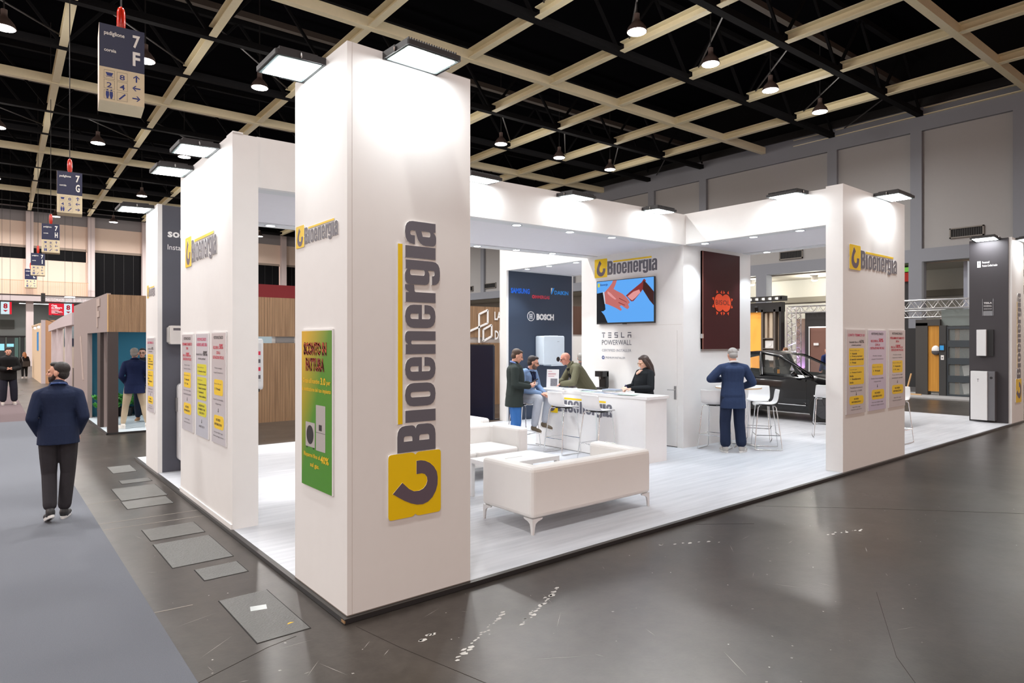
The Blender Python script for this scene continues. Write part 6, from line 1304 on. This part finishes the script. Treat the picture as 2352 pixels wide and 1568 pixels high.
# 5 man facing him
person('man in glasses and dark clothes facing the navy blazer man', (.98, 13.25, .042), rzd(-110), dict(wl=(-.1, .2, 1.05), wr=(.1, .2, 1.05), dl=(.7, .5, 0), dr=(-.7, .5, 0), nl=(0, 0, 1), nr=(0, 0, 1)),
    dict(top=cloth('black_shirt', (24, 26, 34)), trousers=cloth('dark_denim', (30, 40, 58)), shoe=mat('shoe_tan', S(170, 130, 90), .5), hair=mat('hair_dark', S(34, 28, 26), .6), glasses=BLACK), 1.0, .009)
# 6 man in the green blazer
t, J, hp, spn, sh = person('man in a dark green blazer and blue jeans looking at his phone', (5.20, 4.47, PT), rzd(-33),
    dict(hf=(0, 1, -.42), H=(0, .05, 1.61), N=(0, .0, 1.475), el=(-.24, .0, 1.14), er=(.24, -.02, 1.14), wl=(-.09, .26, 1.13), wr=(.11, .24, 1.10), dl=(.45, .85, .1), dr=(-.35, .9, .1), nl=(.5, -.2, .7), nr=(-.5, -.2, .7), curl=32, gut=.02),
    dict(top=cloth('green_blazer', (42, 50, 48)), infl=.024, skirt=.10, flare=.008, trousers=cloth('blue_denim', (52, 100, 160)), shoe=mat('shoe_brown', S(90, 66, 46), .5), hair=mat('hair_brown', S(72, 54, 42), .6), collar=cloth('blue_shirt', (110, 130, 180)), sleeve=.02), 1.02, .006)
tag(MB().rbox(-.036, .036, -.075, .075, 0, .009, .01).build('phone', BLACK), 'black phone held by the man in the green blazer', 'phone')
o = bpy.data.objects['phone']; wq = t.matrix_basis @ V((0, 0, 0)); Mp = Matrix.Translation(V((5.20, 4.47, PT))) @ Matrix.Rotation(rzd(-33), 4, 'Z') @ Matrix.Translation(V((.01, .345, 1.185))*1.02) @ Matrix.Rotation(.5, 4, 'X'); o.matrix_world = Mp
# 7 seated man
t, J, hp, spn, sh = person('seated man in a light blue blazer and pale jeans at the counter end', (5.60, 4.68, PT), rzd(-75),
    dict(P=(0, -.02, .90), C=(0, .05, 1.20), N=(0, .13, 1.39), H=(.0, .20, 1.52), hf=(-.62, .8, -.26), sl=(-.19, .09, 1.34), sr=(.19, .09, 1.34), el=(-.25, .14, 1.07), er=(.26, .14, 1.06), wl=(-.07, .38, .99), wr=(.06, .39, .98), dl=(.6, .75, -.1), dr=(-.5, .8, -.1), nl=(0, 0, -1), nr=(0, .1, -1), curl=28,
         hl=(-.10, .02, .88), hr=(.10, .02, .88), kl=(-.15, .44, .92), kr=(.17, .42, .90), al=(-.12, .36, .44), ar=(.12, .30, .40), fl=(-.15, 1, -.25), fr=(.1, 1, -.2), gut=.02),
    dict(top=cloth('sky_blazer', (120, 146, 182)), infl=.024, trousers=cloth('pale_denim', (176, 182, 192)), tr=.018, cuff=.066, shoe=mat('shoe_olive', S(96, 84, 66), .6), hair=mat('hair_dark2', S(46, 38, 36), .6, bump=.5, bscale=90), style='quiff', beard=mat('beard_grey', S(110, 88, 78), .8), glasses=mat('glasses_black', (.02, .02, .02), .3), collar=cloth('navy_top', (16, 22, 46)), shirt=cloth('navy_top', (16, 22, 46)), sleeve=.018), 1.0, .006)
MB().box(-.045, .045, 0, .004, 0, .06).build('name_badge', mat('badge_white', S(200, 206, 216), .4), t).matrix_basis = Matrix.Translation(V((.0, .25, 1.12))) @ Matrix.Rotation(-.3, 4, 'X')
MB().tube([(-.05, .20, 1.36), (-.03, .24, 1.25), (0, .26, 1.18), (.03, .24, 1.25), (.05, .20, 1.36)], .004, 5).build('lanyard', mat('blue_lanyard', S(40, 70, 130), .5), t)
# 8 bald man leaning on the counter
t, J, hp, spn, sh = person('bald man in an olive overshirt leaning over the counter', (6.90, 4.46, PT), rzd(150),
    dict(P=(0, -.12, .95), C=(-.0, .08, 1.25), N=(.0, .25, 1.45), H=(.02, .35, 1.57), hf=(.15, 1, -.34), hu=(0, .3, 1), sl=(-.20, .18, 1.39), sr=(.20, .20, 1.39), el=(-.33, .28, 1.14), er=(.27, .33, 1.14), wl=(-.14, .46, 1.105), wr=(.10, .50, 1.11), dl=(.5, .85, -.15), dr=(-.25, .9, -.25), nl=(0, 0, -1), nr=(0, 0, -1), curl=12, hl=(-.1, -.08, .9), hr=(.1, -.08, .9), shw=1.08, gut=.02),
    dict(top=cloth('olive_overshirt', (96, 94, 74)), topname='overshirt', infl=.026, skirt=.06, trousers=cloth('black_cloth', (18, 17, 18)), shoe=mat('shoe_black', (.02, .02, .022), .5), skin=SKINR, glasses=mat('glasses_brown', S(60, 26, 20), .3), lens=mat('lens_rose', S(70, 40, 46), .1), collar=cloth('olive_overshirt', (96, 94, 74)), shirt=cloth('black_tee', (10, 10, 11)), sleeve=.024), 1.0, .006)
MB().tube([J['wl']*.9+J['el']*.1+V((.034*math.cos(a*PI/6), .0, .034*math.sin(a*PI/6))) for a in range(13)], .008, 6).build('wrist_watch', STEEL, t)
# 9 woman behind the counter
t, J, hp, spn, sh = person('woman with long dark hair in a black blazer behind the counter', (7.02, 3.08, PT), rzd(166),
    dict(P=(0, 0, .93), C=(0, .01, 1.21), N=(0, .0, 1.40), H=(0, .03, 1.53), hf=(.10, 1, -.40), sl=(-.165, .0, 1.345), sr=(.165, .0, 1.345), el=(-.25, .06, 1.10), er=(.25, .06, 1.10), wl=(-.09, .34, 1.09), wr=(.09, .33, 1.10), dl=(.6, .8, -.1), dr=(-.6, .8, -.05), nl=(0, 0, -1), nr=(0, 0, -1), curl=24, gut=.03, shw=.95),
    dict(top=cloth('black_blazer', (26, 30, 34)), infl=.02, skirt=.08, trousers=cloth('black_cloth', (18, 17, 18)), shoe=mat('shoe_black', (.02, .02, .022), .5), hair=mat('hair_brown_black', S(58, 42, 36), .4, bump=.5, bscale=70), style='long', skin=mat('skin_fair', S(232, 186, 164), .5), glasses=mat('glasses_gold', S(190, 160, 120), .3, .6), shirt=mat('skin_fair', S(232, 186, 164), .5), shirt_k=(.74, .97, .006, .042)), 1.0, .006)
tag(MB().tube([(6.66, 3.14, 1.115), (6.60, 3.17, 1.20)], .005, 6).build('pen', mat('pen_blue', S(40, 40, 120), .3)), 'blue pen in the hand of the woman at the counter', 'pen')
# 10 man in the suit seen from behind
person('grey haired man in a dark blue suit seen from behind at the high table', (8.0, 1.97, PT), rzd(52),
    dict(hf=(.05, 1, -.35), H=(0, .02, 1.61), el=(-.37, .02, 1.22), er=(.33, -.01, 1.16), wl=(-.15, .18, 1.20), wr=(.25, .20, 1.08), dl=(.75, .5, .1), dr=(-.4, .8, .1), nl=(.2, -.6, .6), nr=(-.2, -.4, .8), hl=(-.1, 0, .92), hr=(.1, 0, .92), kl=(-.12, .03, .5), kr=(.12, .03, .5), al=(-.13, -.02, .09), ar=(.14, -.02, .09), fl=(-.15, 1, 0), fr=(.8, .75, 0), sl=(-.20, -.01, 1.40), sr=(.20, -.01, 1.40), shw=1.14),
    dict(top=cloth('blue_suit', (40, 54, 84)), infl=.022, skirt=.12, flare=.014, trousers=cloth('blue_suit_trousers', (30, 40, 64)), tr=.028, cuff=.088, shoe=mat('shoe_grey', S(176, 174, 170), .6), stripes=FOAM, hair=mat('hair_silver', S(150, 146, 142), .6, bump=.5, bscale=90), collar=cloth('white_shirt', (206, 204, 206)), sleeve=.026), 1.03, .006)
# 11-13 people in the background
person('grey haired person half hidden behind the television wall', (8.02, 5.62, PT), rzd(60), dict(hf=(.4, 1, 0)), dict(top=cloth('grey_top', (90, 84, 84)), trousers=cloth('black_cloth', (18, 17, 18)), shoe=mat('shoe_black', (.02, .02, .022), .5), hair=mat('hair_grey', S(150, 146, 140), .6), skin=SKINR), .95, .009)
P_ = onX(1893, 850, 21.5)
person('person in a dark blue jacket behind the car bonnet', (P_.x, P_.y-.12, 0), rzd(60), {}, dict(top=cloth('blue_jacket', (26, 40, 84)), trousers=cloth('black_cloth', (18, 17, 18)), shoe=mat('shoe_black', (.02, .02, .022), .5), hair=mat('hair_brown', S(72, 54, 42), .6)), 1.0, .012)
P_ = onX(1804, 850, 21.5)
person('brown haired person in black seen over the car roof', (P_.x, P_.y, 0), rzd(75), {}, dict(top=cloth('black_coat', (26, 20, 20)), trousers=cloth('black_cloth', (18, 17, 18)), shoe=mat('shoe_black', (.02, .02, .022), .5), hair=mat('hair_brown_warm', S(110, 76, 44), .6)), .985, .012)
